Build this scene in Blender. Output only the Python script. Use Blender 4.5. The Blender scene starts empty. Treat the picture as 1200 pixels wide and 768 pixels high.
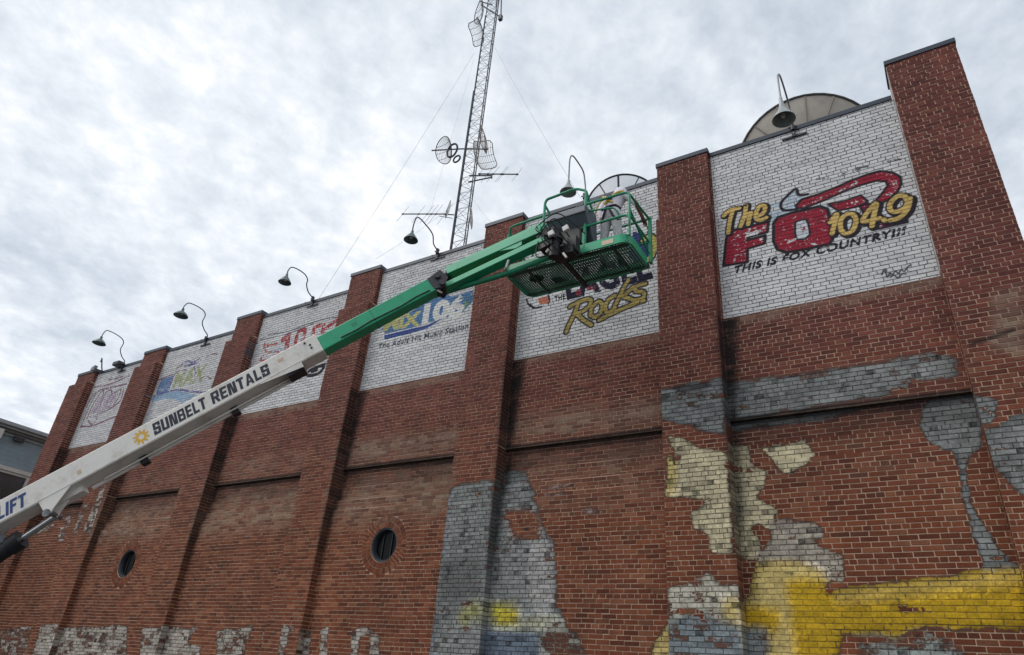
import bpy, bmesh, math, random
import numpy as np
from mathutils import Vector, Matrix
random.seed(7); RNG = np.random.default_rng(11)
R = math.radians
scene = bpy.context.scene
COL = scene.collection

# ------------------------------------------------------------------ camera
CAM = Vector((0.0, -9.525, 1.6))
RIGHT = Vector((0.85222, 0.51844, 0.07800))       # replaced below by exact fit
FIT = (-0.5019, 0.5895, 0.0887)                    # pitch, yaw, roll
def _cam_axes(rx, ry, rz):
    c, s = math.cos, math.sin
    Rx = np.array([[1,0,0],[0,c(rx),-s(rx)],[0,s(rx),c(rx)]])
    Ry = np.array([[c(ry),0,s(ry)],[0,1,0],[-s(ry),0,c(ry)]])
    Rz = np.array([[c(rz),-s(rz),0],[s(rz),c(rz),0],[0,0,1]])
    M = Rz @ Rx @ Ry @ np.diag([1.,-1.,-1.])
    return [Vector((r[0], -r[2], r[1])) for r in M]   # right, down, forward in world axes
AX_R, AX_D, AX_F = _cam_axes(*FIT)
FOC = 799.08                                       # focal length for a 1200 px wide frame
cd = bpy.data.cameras.new("camera"); cam = bpy.data.objects.new("camera", cd); COL.objects.link(cam)
cd.sensor_fit = 'HORIZONTAL'; cd.sensor_width = 36.0; cd.lens = 36.0*FOC/1200.0
cd.clip_start = 0.05; cd.clip_end = 3000.0
up = -AX_D; back = -AX_F
cam.matrix_world = Matrix(((AX_R.x, up.x, back.x, CAM.x),(AX_R.y, up.y, back.y, CAM.y),(AX_R.z, up.z, back.z, CAM.z),(0,0,0,1)))
scene.camera = cam
def ray(px, py): return (AX_R*((px-600)/FOC) + AX_D*((py-384)/FOC) + AX_F)
def at(px, py, Y): d = ray(px, py); return CAM + d*((Y-CAM.y)/d.y)       # point of the plane y = Y seen at a pixel
def atx(px, py, X): d = ray(px, py); return CAM + d*((X-CAM.x)/d.x)
def proj(P):
    q = Vector(P)-CAM; z = q.dot(AX_F)
    return 600+FOC*q.dot(AX_R)/z, 384+FOC*q.dot(AX_D)/z, z

# ------------------------------------------------------------------ light
SUN_EL, SUN_AZ = R(48), R(232)                     # azimuth clockwise from +Y
w = bpy.data.worlds.new("World"); scene.world = w; w.use_nodes = True
nt = w.node_tree; nt.nodes.clear()
def N(nt, typ, **kw):
    n = nt.nodes.new(typ)
    for k, v in kw.items():
        if k in ('inp',):
            for kk, vv in v.items(): n.inputs[kk].default_value = vv
        else: setattr(n, k, v)
    return n
SKYOFF = (7.7, 5.2, 0)
def build_world():
    L = nt.links.new
    out = N(nt, 'ShaderNodeOutputWorld'); bg = N(nt, 'ShaderNodeBackground'); bg.inputs['Strength'].default_value = 0.1
    sky = N(nt, 'ShaderNodeTexSky'); sky.sky_type = 'NISHITA'; sky.sun_disc = False
    sky.sun_elevation = SUN_EL; sky.sun_rotation = SUN_AZ
    tc = N(nt, 'ShaderNodeTexCoord'); sep = N(nt, 'ShaderNodeSeparateXYZ'); L(tc.outputs['Generated'], sep.inputs[0])
    zz = N(nt, 'ShaderNodeMath', operation='MAXIMUM'); L(sep.outputs['Z'], zz.inputs[0]); zz.inputs[1].default_value = 0.0
    za = N(nt, 'ShaderNodeMath', operation='ADD'); L(zz.outputs[0], za.inputs[0]); za.inputs[1].default_value = 0.22
    comb = N(nt, 'ShaderNodeCombineXYZ')
    for i, k in enumerate('XY'):
        dv = N(nt, 'ShaderNodeMath', operation='DIVIDE'); L(sep.outputs[k], dv.inputs[0]); L(za.outputs[0], dv.inputs[1]); L(dv.outputs[0], comb.inputs[i])
    def noise(scale, detail, rough, dist, off):
        mp = N(nt, 'ShaderNodeMapping'); mp.inputs['Location'].default_value = off; mp.inputs['Rotation'].default_value = (0,0,R(35)); mp.inputs['Scale'].default_value = (1.0, 0.88, 1)
        L(comb.outputs[0], mp.inputs['Vector'])
        n = N(nt, 'ShaderNodeTexNoise'); n.inputs['Scale'].default_value = scale; n.inputs['Detail'].default_value = detail
        n.inputs['Roughness'].default_value = rough; n.inputs['Distortion'].default_value = dist; L(mp.outputs[0], n.inputs['Vector']); return n.outputs['Fac']
    a = noise(1.15, 4, .5, .2, SKYOFF); b = noise(7.5, 9, .58, .25, (5.1, 3.2, 0)); c = noise(21, 8, .6, .15, (1.1, 8.3, 0))
    m1 = N(nt, 'ShaderNodeMath', operation='MULTIPLY'); L(a, m1.inputs[0]); m1.inputs[1].default_value = .42
    m2 = N(nt, 'ShaderNodeMath', operation='MULTIPLY_ADD'); L(b, m2.inputs[0]); m2.inputs[1].default_value = .35; L(m1.outputs[0], m2.inputs[2])
    m3 = N(nt, 'ShaderNodeMath', operation='MULTIPLY_ADD'); L(c, m3.inputs[0]); m3.inputs[1].default_value = .23; L(m2.outputs[0], m3.inputs[2])
    ramp = N(nt, 'ShaderNodeValToRGB'); e = ramp.color_ramp.elements
    e[0].position = .34; e[0].color = (.43,.485,.55,1)
    e[1].position = .63; e[1].color = (1.0,1.0,1.0,1)
    for p, cc in ((.42,(.53,.58,.64,1)), (.485,(.63,.67,.72,1)), (.55,(.75,.775,.815,1))):
        q = e.new(p); q.color = cc
    L(m3.outputs[0], ramp.inputs[0])
    mul = N(nt, 'ShaderNodeVectorMath', operation='SCALE'); L(ramp.outputs[0], mul.inputs[0]); mul.inputs['Scale'].default_value = 10.0
    mix = N(nt, 'ShaderNodeMix', data_type='RGBA'); mix.inputs['Factor'].default_value = .94
    L(sky.outputs[0], mix.inputs['A']); L(mul.outputs[0], mix.inputs['B'])
    L(mix.outputs['Result'], bg.inputs['Color']); L(bg.outputs[0], out.inputs[0])
build_world()
sl = bpy.data.lights.new("sun", 'SUN'); sl.energy = 1.25; sl.angle = R(28); sl.color = (1.0,.96,.90)
so = bpy.data.objects.new("sun", sl); COL.objects.link(so)
tosun = Vector((math.sin(SUN_AZ)*math.cos(SUN_EL), math.cos(SUN_AZ)*math.cos(SUN_EL), math.sin(SUN_EL)))
so.rotation_euler = tosun.to_track_quat('Z','Y').to_euler(); so.location = (-10,-20,30)
scene.view_settings.view_transform = 'Standard'; scene.view_settings.look = 'None'
scene.view_settings.exposure = 0.40; scene.view_settings.gamma = 1.0; scene.view_settings.use_curve_mapping = False

# ------------------------------------------------------------------ helpers
def rec(o, label=None, cat=None, group=None, kind=None):
    if label: o['label'] = label
    if cat: o['category'] = cat
    if group: o['group'] = group
    if kind: o['kind'] = kind
    return o
def empty(name, loc, label, cat, group=None):
    o = bpy.data.objects.new(name, None); COL.objects.link(o); o.location = loc; o.empty_display_size = .2
    return rec(o, label, cat, group)
def wloc(o):
    v = Vector((0,0,0))
    while o is not None: v += o.location; o = o.parent
    return v
class MB:
    def __init__(s): s.v = []; s.f = []; s.m = []; s.cur = 0
    def add(s, vs, fs):
        b = len(s.v); s.v += [tuple(p) for p in vs]; s.f += [tuple(i+b for i in f) for f in fs]; s.m += [s.cur]*len(fs); return s
    def obox(s, c, ax, ay, az, sx, sy, sz):
        c = Vector(c); vs = [c+ax*(x*sx/2)+ay*(y*sy/2)+az*(z*sz/2) for z in (-1,1) for y in (-1,1) for x in (-1,1)]
        return s.add(vs, [(0,2,3,1),(4,5,7,6),(0,1,5,4),(2,6,7,3),(0,4,6,2),(1,3,7,5)])
    def box(s, x0, x1, y0, y1, z0, z1):
        return s.obox(((x0+x1)/2,(y0+y1)/2,(z0+z1)/2), Vector((1,0,0)), Vector((0,1,0)), Vector((0,0,1)), x1-x0, y1-y0, z1-z0)
    def tube(s, pts, r, n=8, cap=True, closed=False):
        pts = [Vector(p) for p in pts]; k = len(pts); rs = r if isinstance(r, (list,tuple)) else [r]*k
        d0 = (pts[1]-pts[0]).normalized(); ref = Vector((0,0,1)) if abs(d0.z) < .9 else Vector((1,0,0))
        nx = d0.cross(ref).normalized(); vs = []; prev = d0
        for i, p in enumerate(pts):
            if closed: d = (pts[(i+1)%k]-pts[i-1])
            else: d = pts[min(i+1,k-1)]-pts[max(i-1,0)]
            d = d.normalized() if d.length > 1e-9 else prev
            nx = (nx - d*nx.dot(d)); nx = nx.normalized() if nx.length > 1e-6 else d.orthogonal().normalized()
            ny = d.cross(nx); prev = d
            for j in range(n):
                a = 2*math.pi*j/n; vs.append(p + nx*(rs[i]*math.cos(a)) + ny*(rs[i]*math.sin(a)))
        fs = []
        for i in range(k if closed else k-1):
            for j in range(n):
                a = i*n+j; b = i*n+(j+1)%n; i2 = (i+1)%k
                fs.append((a, b, i2*n+(j+1)%n, i2*n+j))
        if cap and not closed: fs += [tuple(range(n-1,-1,-1)), tuple((k-1)*n+j for j in range(n))]
        return s.add(vs, fs)
    def lathe(s, c, prof, n=24, ax=Vector((0,0,1)), closed_top=False):
        c = Vector(c); ax = ax.normalized(); u = ax.orthogonal().normalized(); v = ax.cross(u); vs = []
        for (r, h) in prof:
            for j in range(n):
                a = 2*math.pi*j/n; vs.append(c+ax*h+u*(r*math.cos(a))+v*(r*math.sin(a)))
        fs = [(i*n+j, i*n+(j+1)%n, (i+1)*n+(j+1)%n, (i+1)*n+j) for i in range(len(prof)-1) for j in range(n)]
        return s.add(vs, fs)
    def prism(s, poly, d):                     # closed polygon of Vectors extruded along d
        k = len(poly); d = Vector(d); vs = [Vector(p) for p in poly]+[Vector(p)+d for p in poly]
        return s.add(vs, [tuple(range(k-1,-1,-1)), tuple(range(k,2*k))]+[(i,(i+1)%k,k+(i+1)%k,k+i) for i in range(k)])
    def build(s, name, mat, parent=None, smooth=False, bevel=0, fix=True, loc=None):
        me = bpy.data.meshes.new(name); off = wloc(parent) if parent else Vector(loc or (0,0,0))
        me.from_pydata([(p[0]-off.x, p[1]-off.y, p[2]-off.z) for p in s.v], [], s.f)
        for m in (mat if isinstance(mat, (list,tuple)) else [mat]): me.materials.append(m)
        me.polygons.foreach_set('material_index', s.m)
        if fix:
            bm = bmesh.new(); bm.from_mesh(me); bmesh.ops.recalc_face_normals(bm, faces=bm.faces); bm.to_mesh(me); bm.free()
        if smooth:
            me.polygons.foreach_set('use_smooth', [True]*len(me.polygons))
            try: me.set_sharp_from_angle(angle=R(40))
            except Exception: pass
        me.update()
        o = bpy.data.objects.new(name, me); COL.objects.link(o)
        if parent: o.parent = parent
        else: o.location = off
        if bevel:
            b = o.modifiers.new('bevel', 'BEVEL'); b.width = bevel; b.segments = 2; b.limit_method = 'ANGLE'; b.angle_limit = R(40)
        return o
def smooth_path(pts, sub=6):
    P = [Vector(p) for p in pts]; out = []
    for i in range(len(P)-1):
        p0 = P[max(i-1,0)]; p1 = P[i]; p2 = P[i+1]; p3 = P[min(i+2,len(P)-1)]
        for k in range(sub):
            t = k/sub; out.append(.5*((2*p1)+(p2-p0)*t+(2*p0-5*p1+4*p2-p3)*t*t+(3*p1-p0-3*p2+p3)*t**3))
    return out+[P[-1]]
def bent(pts, rad=.08, seg=5):                 # polyline with rounded corners
    P = [Vector(p) for p in pts]; out = [P[0]]
    for i in range(1, len(P)-1):
        a = (P[i-1]-P[i]); b = (P[i+1]-P[i]); r = min(rad, a.length*.45, b.length*.45)
        A = P[i]+a.normalized()*r; B = P[i]+b.normalized()*r
        for k in range(seg+1):
            t = k/seg; out.append(A*(1-t)**2+P[i]*(2*t*(1-t))+B*t*t)
    return out+[P[-1]]

# ------------------------------------------------------------------ materials
def mat_simple(name, col, rough=.6, metal=0.0, var=.18, scale=9.0, bump=.0, spec=.5, dirt=None, dirt_amt=.0, stretch=None):
    m = bpy.data.materials.new(name); m.use_nodes = True; t = m.node_tree; L = t.links.new
    b = t.nodes['Principled BSDF']; b.inputs['Roughness'].default_value = rough; b.inputs['Metallic'].default_value = metal
    b.inputs['Specular IOR Level'].default_value = spec
    tc = N(t, 'ShaderNodeTexCoord'); src = tc.outputs['Object']
    if stretch:
        mp = N(t, 'ShaderNodeMapping'); mp.inputs['Scale'].default_value = stretch; L(src, mp.inputs['Vector']); src = mp.outputs[0]
    n = N(t, 'ShaderNodeTexNoise'); n.inputs['Scale'].default_value = scale; n.inputs['Detail'].default_value = 6; n.inputs['Roughness'].default_value = .65; L(src, n.inputs['Vector'])
    mr = N(t, 'ShaderNodeMapRange'); mr.inputs['From Min'].default_value = .3; mr.inputs['From Max'].default_value = .7
    mr.inputs['To Min'].default_value = 1-var; mr.inputs['To Max'].default_value = 1+var; L(n.outputs['Fac'], mr.inputs['Value'])
    sc = N(t, 'ShaderNodeVectorMath', operation='SCALE'); sc.inputs[0].default_value = col; L(mr.outputs[0], sc.inputs['Scale'])
    res = sc.outputs[0]
    if dirt:
        n2 = N(t, 'ShaderNodeTexNoise'); n2.inputs['Scale'].default_value = scale*.55; n2.inputs['Detail'].default_value = 9; n2.inputs['Roughness'].default_value = .75; L(src, n2.inputs['Vector'])
        r2 = N(t, 'ShaderNodeMapRange'); r2.inputs['From Min'].default_value = .52; r2.inputs['From Max'].default_value = .72; r2.inputs['To Max'].default_value = dirt_amt; L(n2.outputs['Fac'], r2.inputs['Value'])
        mx = N(t, 'ShaderNodeMix', data_type='RGBA'); mx.inputs['B'].default_value = (*dirt, 1); L(r2.outputs[0], mx.inputs['Factor']); L(res, mx.inputs['A']); res = mx.outputs['Result']
    L(res, b.inputs['Base Color'])
    rr = N(t, 'ShaderNodeMapRange'); rr.inputs['To Min'].default_value = max(.05, rough-.12); rr.inputs['To Max'].default_value = min(1, rough+.12); L(n.outputs['Fac'], rr.inputs['Value']); L(rr.outputs[0], b.inputs['Roughness'])
    if bump:
        bp = N(t, 'ShaderNodeBump'); bp.inputs['Strength'].default_value = bump; bp.inputs['Distance'].default_value = .01; L(n.outputs['Fac'], bp.inputs['Height']); L(bp.outputs[0], b.inputs['Normal'])
    return m
M = {}
M['coping'] = mat_simple('coping_metal', (.040,.048,.066), .5, .3, .2, 4)
M['white'] = mat_simple('boom_white_paint', (.72,.70,.65), .42, 0, .06, 3.5, dirt=(.34,.29,.23), dirt_amt=.7, stretch=(1,1,1))
M['green'] = mat_simple('boom_green_paint', (.012,.35,.175), .40, 0, .14, 4, dirt=(.012,.13,.07), dirt_amt=.6)
M['green2'] = mat_simple('rail_green_paint', (.010,.245,.125), .45, 0, .2, 7, dirt=(.03,.05,.04), dirt_amt=.6)
M['grate'] = mat_simple('grating_dark_green', (.016,.085,.055), .6, .1, .4, 3, dirt=(.10,.095,.08), dirt_amt=.7)
M['black'] = mat_simple('black_metal', (.014,.015,.018), .5, .2, .3, 9)
M['knuckle'] = mat_simple('knuckle_grey', (.045,.043,.055), .55, .2, .3, 12)
M['rubber'] = mat_simple('rubber_hose', (.012,.012,.013), .7, 0, .3, 20)
M['console'] = mat_simple('console_grey', (.10,.125,.15), .5, .1, .15, 8)
M['chrome'] = mat_simple('cylinder_rod', (.55,.55,.55), .25, 1, .05, 8)
M['navy'] = mat_simple('navy_lettering', (.012,.016,.035), .55, 0, .15, 10)
M['blueletter'] = mat_simple('blue_lettering', (.016,.045,.17), .5, 0, .2, 10)
M['yellow'] = mat_simple('yellow_emblem', (.72,.40,.03), .5, 0, .1, 10)
M['galv'] = mat_simple('galvanised_steel', (.20,.21,.22), .5, .6, .2, 6)
M['towersteel'] = mat_simple('tower_steel', (.065,.072,.085), .55, .4, .3, 5)
M['lampgreen'] = mat_simple('lamp_enamel_green', (.075,.115,.115), .45, .1, .2, 15)
M['lampsilver'] = mat_simple('lamp_enamel_silver', (.30,.33,.33), .45, .3, .15, 15)
M['lampdark'] = mat_simple('lamp_pipe', (.035,.042,.045), .5, .3, .2, 10)
M['dish'] = mat_simple('dish_fibreglass', (.44,.40,.35), .8, 0, .12, 3, dirt=(.22,.20,.17), dirt_amt=.55)
M['dishrim'] = mat_simple('dish_rim', (.07,.068,.065), .7, 0, .2, 5)
M['dishrib'] = mat_simple('dish_rib', (.30,.27,.235), .8, 0, .2, 5)
M['steel_dark'] = mat_simple('dark_steel', (.030,.035,.045), .5, .3, .25, 6)
M['asphalt'] = mat_simple('asphalt', (.055,.055,.055), .9, 0, .3, 30, bump=.4)
M['roofing'] = mat_simple('roof_membrane', (.16,.16,.16), .9, 0, .2, 5)
M['siding'] = mat_simple('blue_siding', (.19,.25,.30), .7, 0, .13, 3)
M['trim'] = mat_simple('pale_trim', (.46,.46,.45), .6, 0, .12, 4)
M['fasciametal'] = mat_simple('grey_fascia', (.25,.275,.30), .55, .1, .15, 4)
M['skin'] = mat_simple('skin', (.13,.060,.040), .55, 0, .12, 30)
M['cloth'] = mat_simple('white_work_shirt', (.70,.66,.74), .9, 0, .10, 18, bump=.5)
M['pants'] = mat_simple('paint_spattered_trousers', (.50,.50,.52), .9, 0, .25, 28, bump=.5, dirt=(.20,.18,.16), dirt_amt=.5)
M['boot'] = mat_simple('work_boot', (.30,.28,.25), .8, 0, .25, 25)
M['strap'] = mat_simple('yellow_strap', (.55,.38,.03), .7, 0, .2, 30)
M['strapblack'] = mat_simple('black_strap', (.015,.016,.03), .7, 0, .2, 30)
M['sticker'] = mat_simple('warning_sticker', (.55,.42,.30), .5, 0, .3, 60)
M['bucket'] = mat_simple('paint_bucket_plastic', (.55,.55,.53), .5, 0, .2, 15)
def mat_glass(name, col):
    m = bpy.data.materials.new(name); m.use_nodes = True; t = m.node_tree; L = t.links.new; b = t.nodes['Principled BSDF']
    tc = N(t, 'ShaderNodeTexCoord'); n = N(t, 'ShaderNodeTexNoise'); n.inputs['Scale'].default_value = 1.6; L(tc.outputs['Object'], n.inputs['Vector'])
    sc = N(t, 'ShaderNodeVectorMath', operation='SCALE'); sc.inputs[0].default_value = col; L(n.outputs['Fac'], sc.inputs['Scale']); L(sc.outputs[0], b.inputs['Base Color'])
    b.inputs['Roughness'].default_value = .08; b.inputs['Specular IOR Level'].default_value = .7
    return m
M['glass'] = mat_glass('window_glass', (.05,.07,.10)); M['darkglass'] = mat_glass('porthole_glass', (.006,.007,.009)); M['darkglass'].node_tree.nodes['Principled BSDF'].inputs['Specular IOR Level'].default_value = .12; M['darkglass'].node_tree.nodes['Principled BSDF'].inputs['Roughness'].default_value = .35
def mat_mesh(name, col, fac):                  # fine wire mesh, seen from afar as a veil
    m = bpy.data.materials.new(name); m.use_nodes = True; t = m.node_tree; L = t.links.new
    b = t.nodes['Principled BSDF']; b.inputs['Base Color'].default_value = (*col,1); b.inputs['Roughness'].default_value = .7
    tr = N(t, 'ShaderNodeBsdfTransparent'); mx = N(t, 'ShaderNodeMixShader')
    tc = N(t, 'ShaderNodeTexCoord'); n = N(t, 'ShaderNodeTexNoise'); n.inputs['Scale'].default_value = 60; L(tc.outputs['Object'], n.inputs['Vector'])
    mr = N(t, 'ShaderNodeMapRange'); mr.inputs['To Min'].default_value = fac-.08; mr.inputs['To Max'].default_value = fac+.08; L(n.outputs['Fac'], mr.inputs['Value'])
    L(mr.outputs[0], mx.inputs[0]); L(tr.outputs[0], mx.inputs[1]); L(b.outputs[0], mx.inputs[2]); L(mx.outputs[0], t.nodes['Material Output'].inputs[0])
    return m
M['dishmesh'] = mat_mesh('dish_wire_mesh', (.16,.18,.21), .42)

#@@PAINT
# ------------------------------------------------------------------ wall paint (flat print, computed here as colour and coverage over the facade)
WX0, WX1, WZ0, WZ1, PPM = -24.0, 2.0, 1.0, 11.5, 100
PW, PH = int((WX1-WX0)*PPM), int((WZ1-WZ0)*PPM)
RGB = np.zeros((PH, PW, 3), np.float32); COV = np.zeros((PH, PW), np.float32); GRIME_SHADE = np.zeros((PH, PW), np.float32); EFF = np.zeros((PH, PW), np.float32)
D2, DT, REC, ZREC, ZSGN, ZSH = .2285, .09, .10, 5.44, 7.156, 9.29
PL = [-22.83, -19.27, -15.165, -11.09, -7.215, -3.362, .5876]
PR = [-21.79, -18.22, -14.205, -10.157, -6.289, -2.409, 1.546]
VC = [9.76, 9.86, 10.095, 10.37, 10.58, 10.71, 11.19]           # cap tops
VP = [None, 9.676, 9.773, 9.985, 10.252, 10.457, 10.64]         # parapet tops, bay k between pilaster k-1 and k
STEPS = ((76*.0666,.07),(72*.0666,.03),(69*.0666,-.04),(0,-.09))            # the infill below the ledge comes forward in steps as it goes down
def yrec(z, k):
    for z0, y in STEPS:
        if z >= z0: return max(y, 0.0) if k == 6 else y
    return STEPS[-1][1]
def ij(x, z): return (x-WX0)*PPM-.5, (z-WZ0)*PPM-.5
def vnoise(cx, cz, seed):
    g = np.random.default_rng(seed); nx, nz = int(PW/cx)+3, int(PH/cz)+3; G = g.random((nz, nx)).astype(np.float32)
    x = np.arange(PW)/cx; z = np.arange(PH)/cz; xi = x.astype(int); zi = z.astype(int); fx = (x-xi); fz = (z-zi)
    fx = (fx*fx*(3-2*fx))[None,:]; fz = (fz*fz*(3-2*fz))[:,None]
    a = G[np.ix_(zi,xi)]; b = G[np.ix_(zi,xi+1)]; c = G[np.ix_(zi+1,xi)]; d = G[np.ix_(zi+1,xi+1)]
    return ((a*(1-fx)+b*fx)*(1-fz)+(c*(1-fx)+d*fx)*fz).astype(np.float32)
NZ = .45*vnoise(2,2,1)+.30*vnoise(6,4,2)+.25*vnoise(18,9,3)                    # fine wear
NB = .5*vnoise(26,9,4)+.3*vnoise(60,30,5)+.2*vnoise(3,3,6)                     # patchy wear
NZ = (NZ-NZ.min())/(NZ.max()-NZ.min()); NB = (NB-NB.min())/(NB.max()-NB.min())
def poly_mask(pts):
    P = [ij(x,z) for x,z in pts]; xs = [p[0] for p in P]; zs = [p[1] for p in P]
    i0, i1 = max(0,int(min(xs))-1), min(PW,int(max(xs))+3); j0, j1 = max(0,int(min(zs))-1), min(PH,int(max(zs))+3)
    if i1 <= i0 or j1 <= j0: return None
    X, Z = np.meshgrid(np.arange(i0,i1), np.arange(j0,j1)); ins = np.zeros(X.shape, bool); k = len(P)
    for a in range(k):
        x1, z1 = P[a]; x2, z2 = P[(a+1)%k]
        if z1 == z2: continue
        c = ((z1 > Z) != (z2 > Z)) & (X < (x2-x1)*(Z-z1)/(z2-z1)+x1); ins ^= c
    return (slice(j0,j1), slice(i0,i1)), ins.astype(np.float32)
def stroke_mask(lines, rad):
    r = rad*PPM; allp = [ij(x,z) for ln in lines for x,z in ln]
    i0, i1 = max(0,int(min(p[0] for p in allp)-r)-2), min(PW,int(max(p[0] for p in allp)+r)+3)
    j0, j1 = max(0,int(min(p[1] for p in allp)-r)-2), min(PH,int(max(p[1] for p in allp)+r)+3)
    X, Z = np.meshgrid(np.arange(i0,i1,dtype=np.float32), np.arange(j0,j1,dtype=np.float32)); D = np.full(X.shape, 1e9, np.float32)
    for ln in lines:
        q = [ij(*p) for p in ln]
        for (x1,z1),(x2,z2) in zip(q[:-1], q[1:]):
            dx, dz = x2-x1, z2-z1; L2 = dx*dx+dz*dz+1e-9; t = np.clip(((X-x1)*dx+(Z-z1)*dz)/L2, 0, 1)
            D = np.minimum(D, np.hypot(X-x1-t*dx, Z-z1-t*dz))
    return (slice(j0,j1), slice(i0,i1)), np.clip(r-D+.5, 0, 1)
def tri_mask(tris):
    allp = np.array(tris).reshape(-1,2); A = np.array([ij(*p) for p in allp]); i0, i1 = max(0,int(A[:,0].min())-1), min(PW,int(A[:,0].max())+3); j0, j1 = max(0,int(A[:,1].min())-1), min(PH,int(A[:,1].max())+3)
    m = np.zeros((j1-j0, i1-i0), np.float32); T = A.reshape(-1,3,2)
    for t in T:
        a0, a1 = int(max(i0, t[:,0].min()-1)), int(min(i1, t[:,0].max()+2)); b0, b1 = int(max(j0, t[:,1].min()-1)), int(min(j1, t[:,1].max()+2))
        if a1 <= a0 or b1 <= b0: continue
        X, Z = np.meshgrid(np.arange(a0,a1), np.arange(b0,b1)); s = []
        for k in range(3):
            p, q = t[k], t[(k+1)%3]; s.append((q[0]-p[0])*(Z-p[1])-(q[1]-p[1])*(X-p[0]))
        ins = ((s[0]>=-.5)&(s[1]>=-.5)&(s[2]>=-.5))|((s[0]<=.5)&(s[1]<=.5)&(s[2]<=.5))
        m[b0-j0:b1-j0, a0-i0:a1-i0] = np.maximum(m[b0-j0:b1-j0, a0-i0:a1-i0], ins)
    return (slice(j0,j1), slice(i0,i1)), m
def clipx(mk, x0, x1, z0=-9, z1=99):
    (sj, si), m = mk; xs = WX0+(np.arange(si.start,si.stop)+.5)/PPM; zs = WZ0+(np.arange(sj.start,sj.stop)+.5)/PPM
    return (sj, si), m*((xs>=x0)&(xs<=x1))[None,:]*((zs>=z0)&(zs<=z1))[:,None]
def lay(mk, col, cov=1.0, wear=0.0, nz=None, op=1.0):
    if mk is None: return
    sl_, m = mk; m = m.copy()*op
    if wear > 0:
        n = (NZ if nz is None else nz)[sl_]; m = m*np.clip((n-wear)/.06+.5, 0, 1)
    RGB[sl_] = RGB[sl_]*(1-m[...,None])+np.array(col,np.float32)*m[...,None]; COV[sl_] = COV[sl_]*(1-m)+cov*m
def blur1(m, k):
    for ax in (0,1):
        c = np.cumsum(np.pad(m, [(k+1,k) if a == ax else (0,0) for a in (0,1)], mode='edge'), axis=ax)
        m = (np.take(c, range(2*k+1, c.shape[ax]), ax)-np.take(c, range(0, c.shape[ax]-2*k-1), ax))/(2*k+1)
    return m
def addto(A, mk, val, soft=0):
    if mk is None: return
    sl_, m = mk; full = np.zeros((PH,PW), np.float32); full[sl_] = m
    if soft: full = blur1(full, soft)
    np.maximum(A, full*val, out=A)
def pxl(pts, Y): return [(lambda p: (p.x, p.z))(at(x, y, Y)) for x, y in pts]
def crop(ox, oy, sc):                           # reader's-crop coordinates -> wall points on plane Y
    return lambda pts, Y=0.0: pxl([(ox+x/sc, oy+y/sc) for x, y in pts], Y)
def spl(pts, sub=6):
    return [(p.x, p.y) for p in smooth_path([(x,y,0) for x,y in pts], sub)]
def text_tris(s, offset=0.0, shear=0.0, space=1.0):
    cu = bpy.data.curves.new('txt', 'FONT'); cu.body = s; cu.offset = offset; cu.shear = shear; cu.space_character = space; cu.resolution_u = 3
    o = bpy.data.objects.new('txt', cu); COL.objects.link(o); bpy.context.view_layer.update()
    me = o.evaluated_get(bpy.context.evaluated_depsgraph_get()).to_mesh(); me.calc_loop_triangles()
    V = [(v.co.x, v.co.y) for v in me.vertices]; T = [[V[i] for i in t.vertices] for t in me.loop_triangles]
    o.evaluated_get(bpy.context.evaluated_depsgraph_get()).to_mesh_clear(); bpy.data.objects.remove(o); bpy.data.curves.remove(cu)
    xs = [p[0] for t in T for p in t]; ys = [p[1] for t in T for p in t]; x0, x1, y0, y1 = min(xs), max(xs), min(ys), max(ys)
    return [[((p[0]-x0)/(x1-x0), (p[1]-y0)/(y1-y0)) for p in t] for t in T]
def text_quad(s, bl, br, tl, Y, offset=.0, shear=0, space=1.0, f=None):   # bl/br/tl: corner pixels
    a, b, c = pxl([bl, br, tl], Y) if f is None else f([bl, br, tl], Y)
    return tri_mask([[(a[0]+(b[0]-a[0])*u+(c[0]-a[0])*v, a[1]+(b[1]-a[1])*u+(c[1]-a[1])*v) for u, v in t] for t in text_tris(s, offset, shear, space)])
def rect(x0, x1, z0, z1): return poly_mask([(x0,z0),(x1,z0),(x1,z1),(x0,z1)])

WHITE = (.66,.66,.67)
for k in range(1, 7):
    lay(rect(PR[k-1]-.02, PL[k]+.3, ZSGN, 11.2), WHITE, .985)
    x = slice(int((PR[k-1]-WX0)*PPM), int((PL[k]-WX0)*PPM)); 
for k in range(7): lay(rect(PL[k], PR[k]+.025, ZSGN-.3, 11.4), (.2,.07,.05), 0.0)

for k in range(1,7):
    x0, x1 = PR[k-1], PL[k]; xs = slice(int((x0-WX0)*PPM), int((x1-WX0)*PPM)); zs = slice(int((ZSGN-WZ0)*PPM), PH)
    RGB[zs, xs] *= (.86+.20*NB[zs, xs])[...,None]; gg = np.random.default_rng(40+k)
    for _ in range(16):
        xx = gg.uniform(x0+.05, x1-.05); zt_ = VP[k]-.08; ln = gg.uniform(.25,1.3); mk = poly_mask([(xx,zt_),(xx+gg.uniform(.02,.06),zt_),(xx+.012,zt_-ln),(xx,zt_-ln)])
        addto(GRIME_SHADE, (mk[0], mk[1]*NZ[mk[0]]), gg.uniform(.10,.34), 1)
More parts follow.
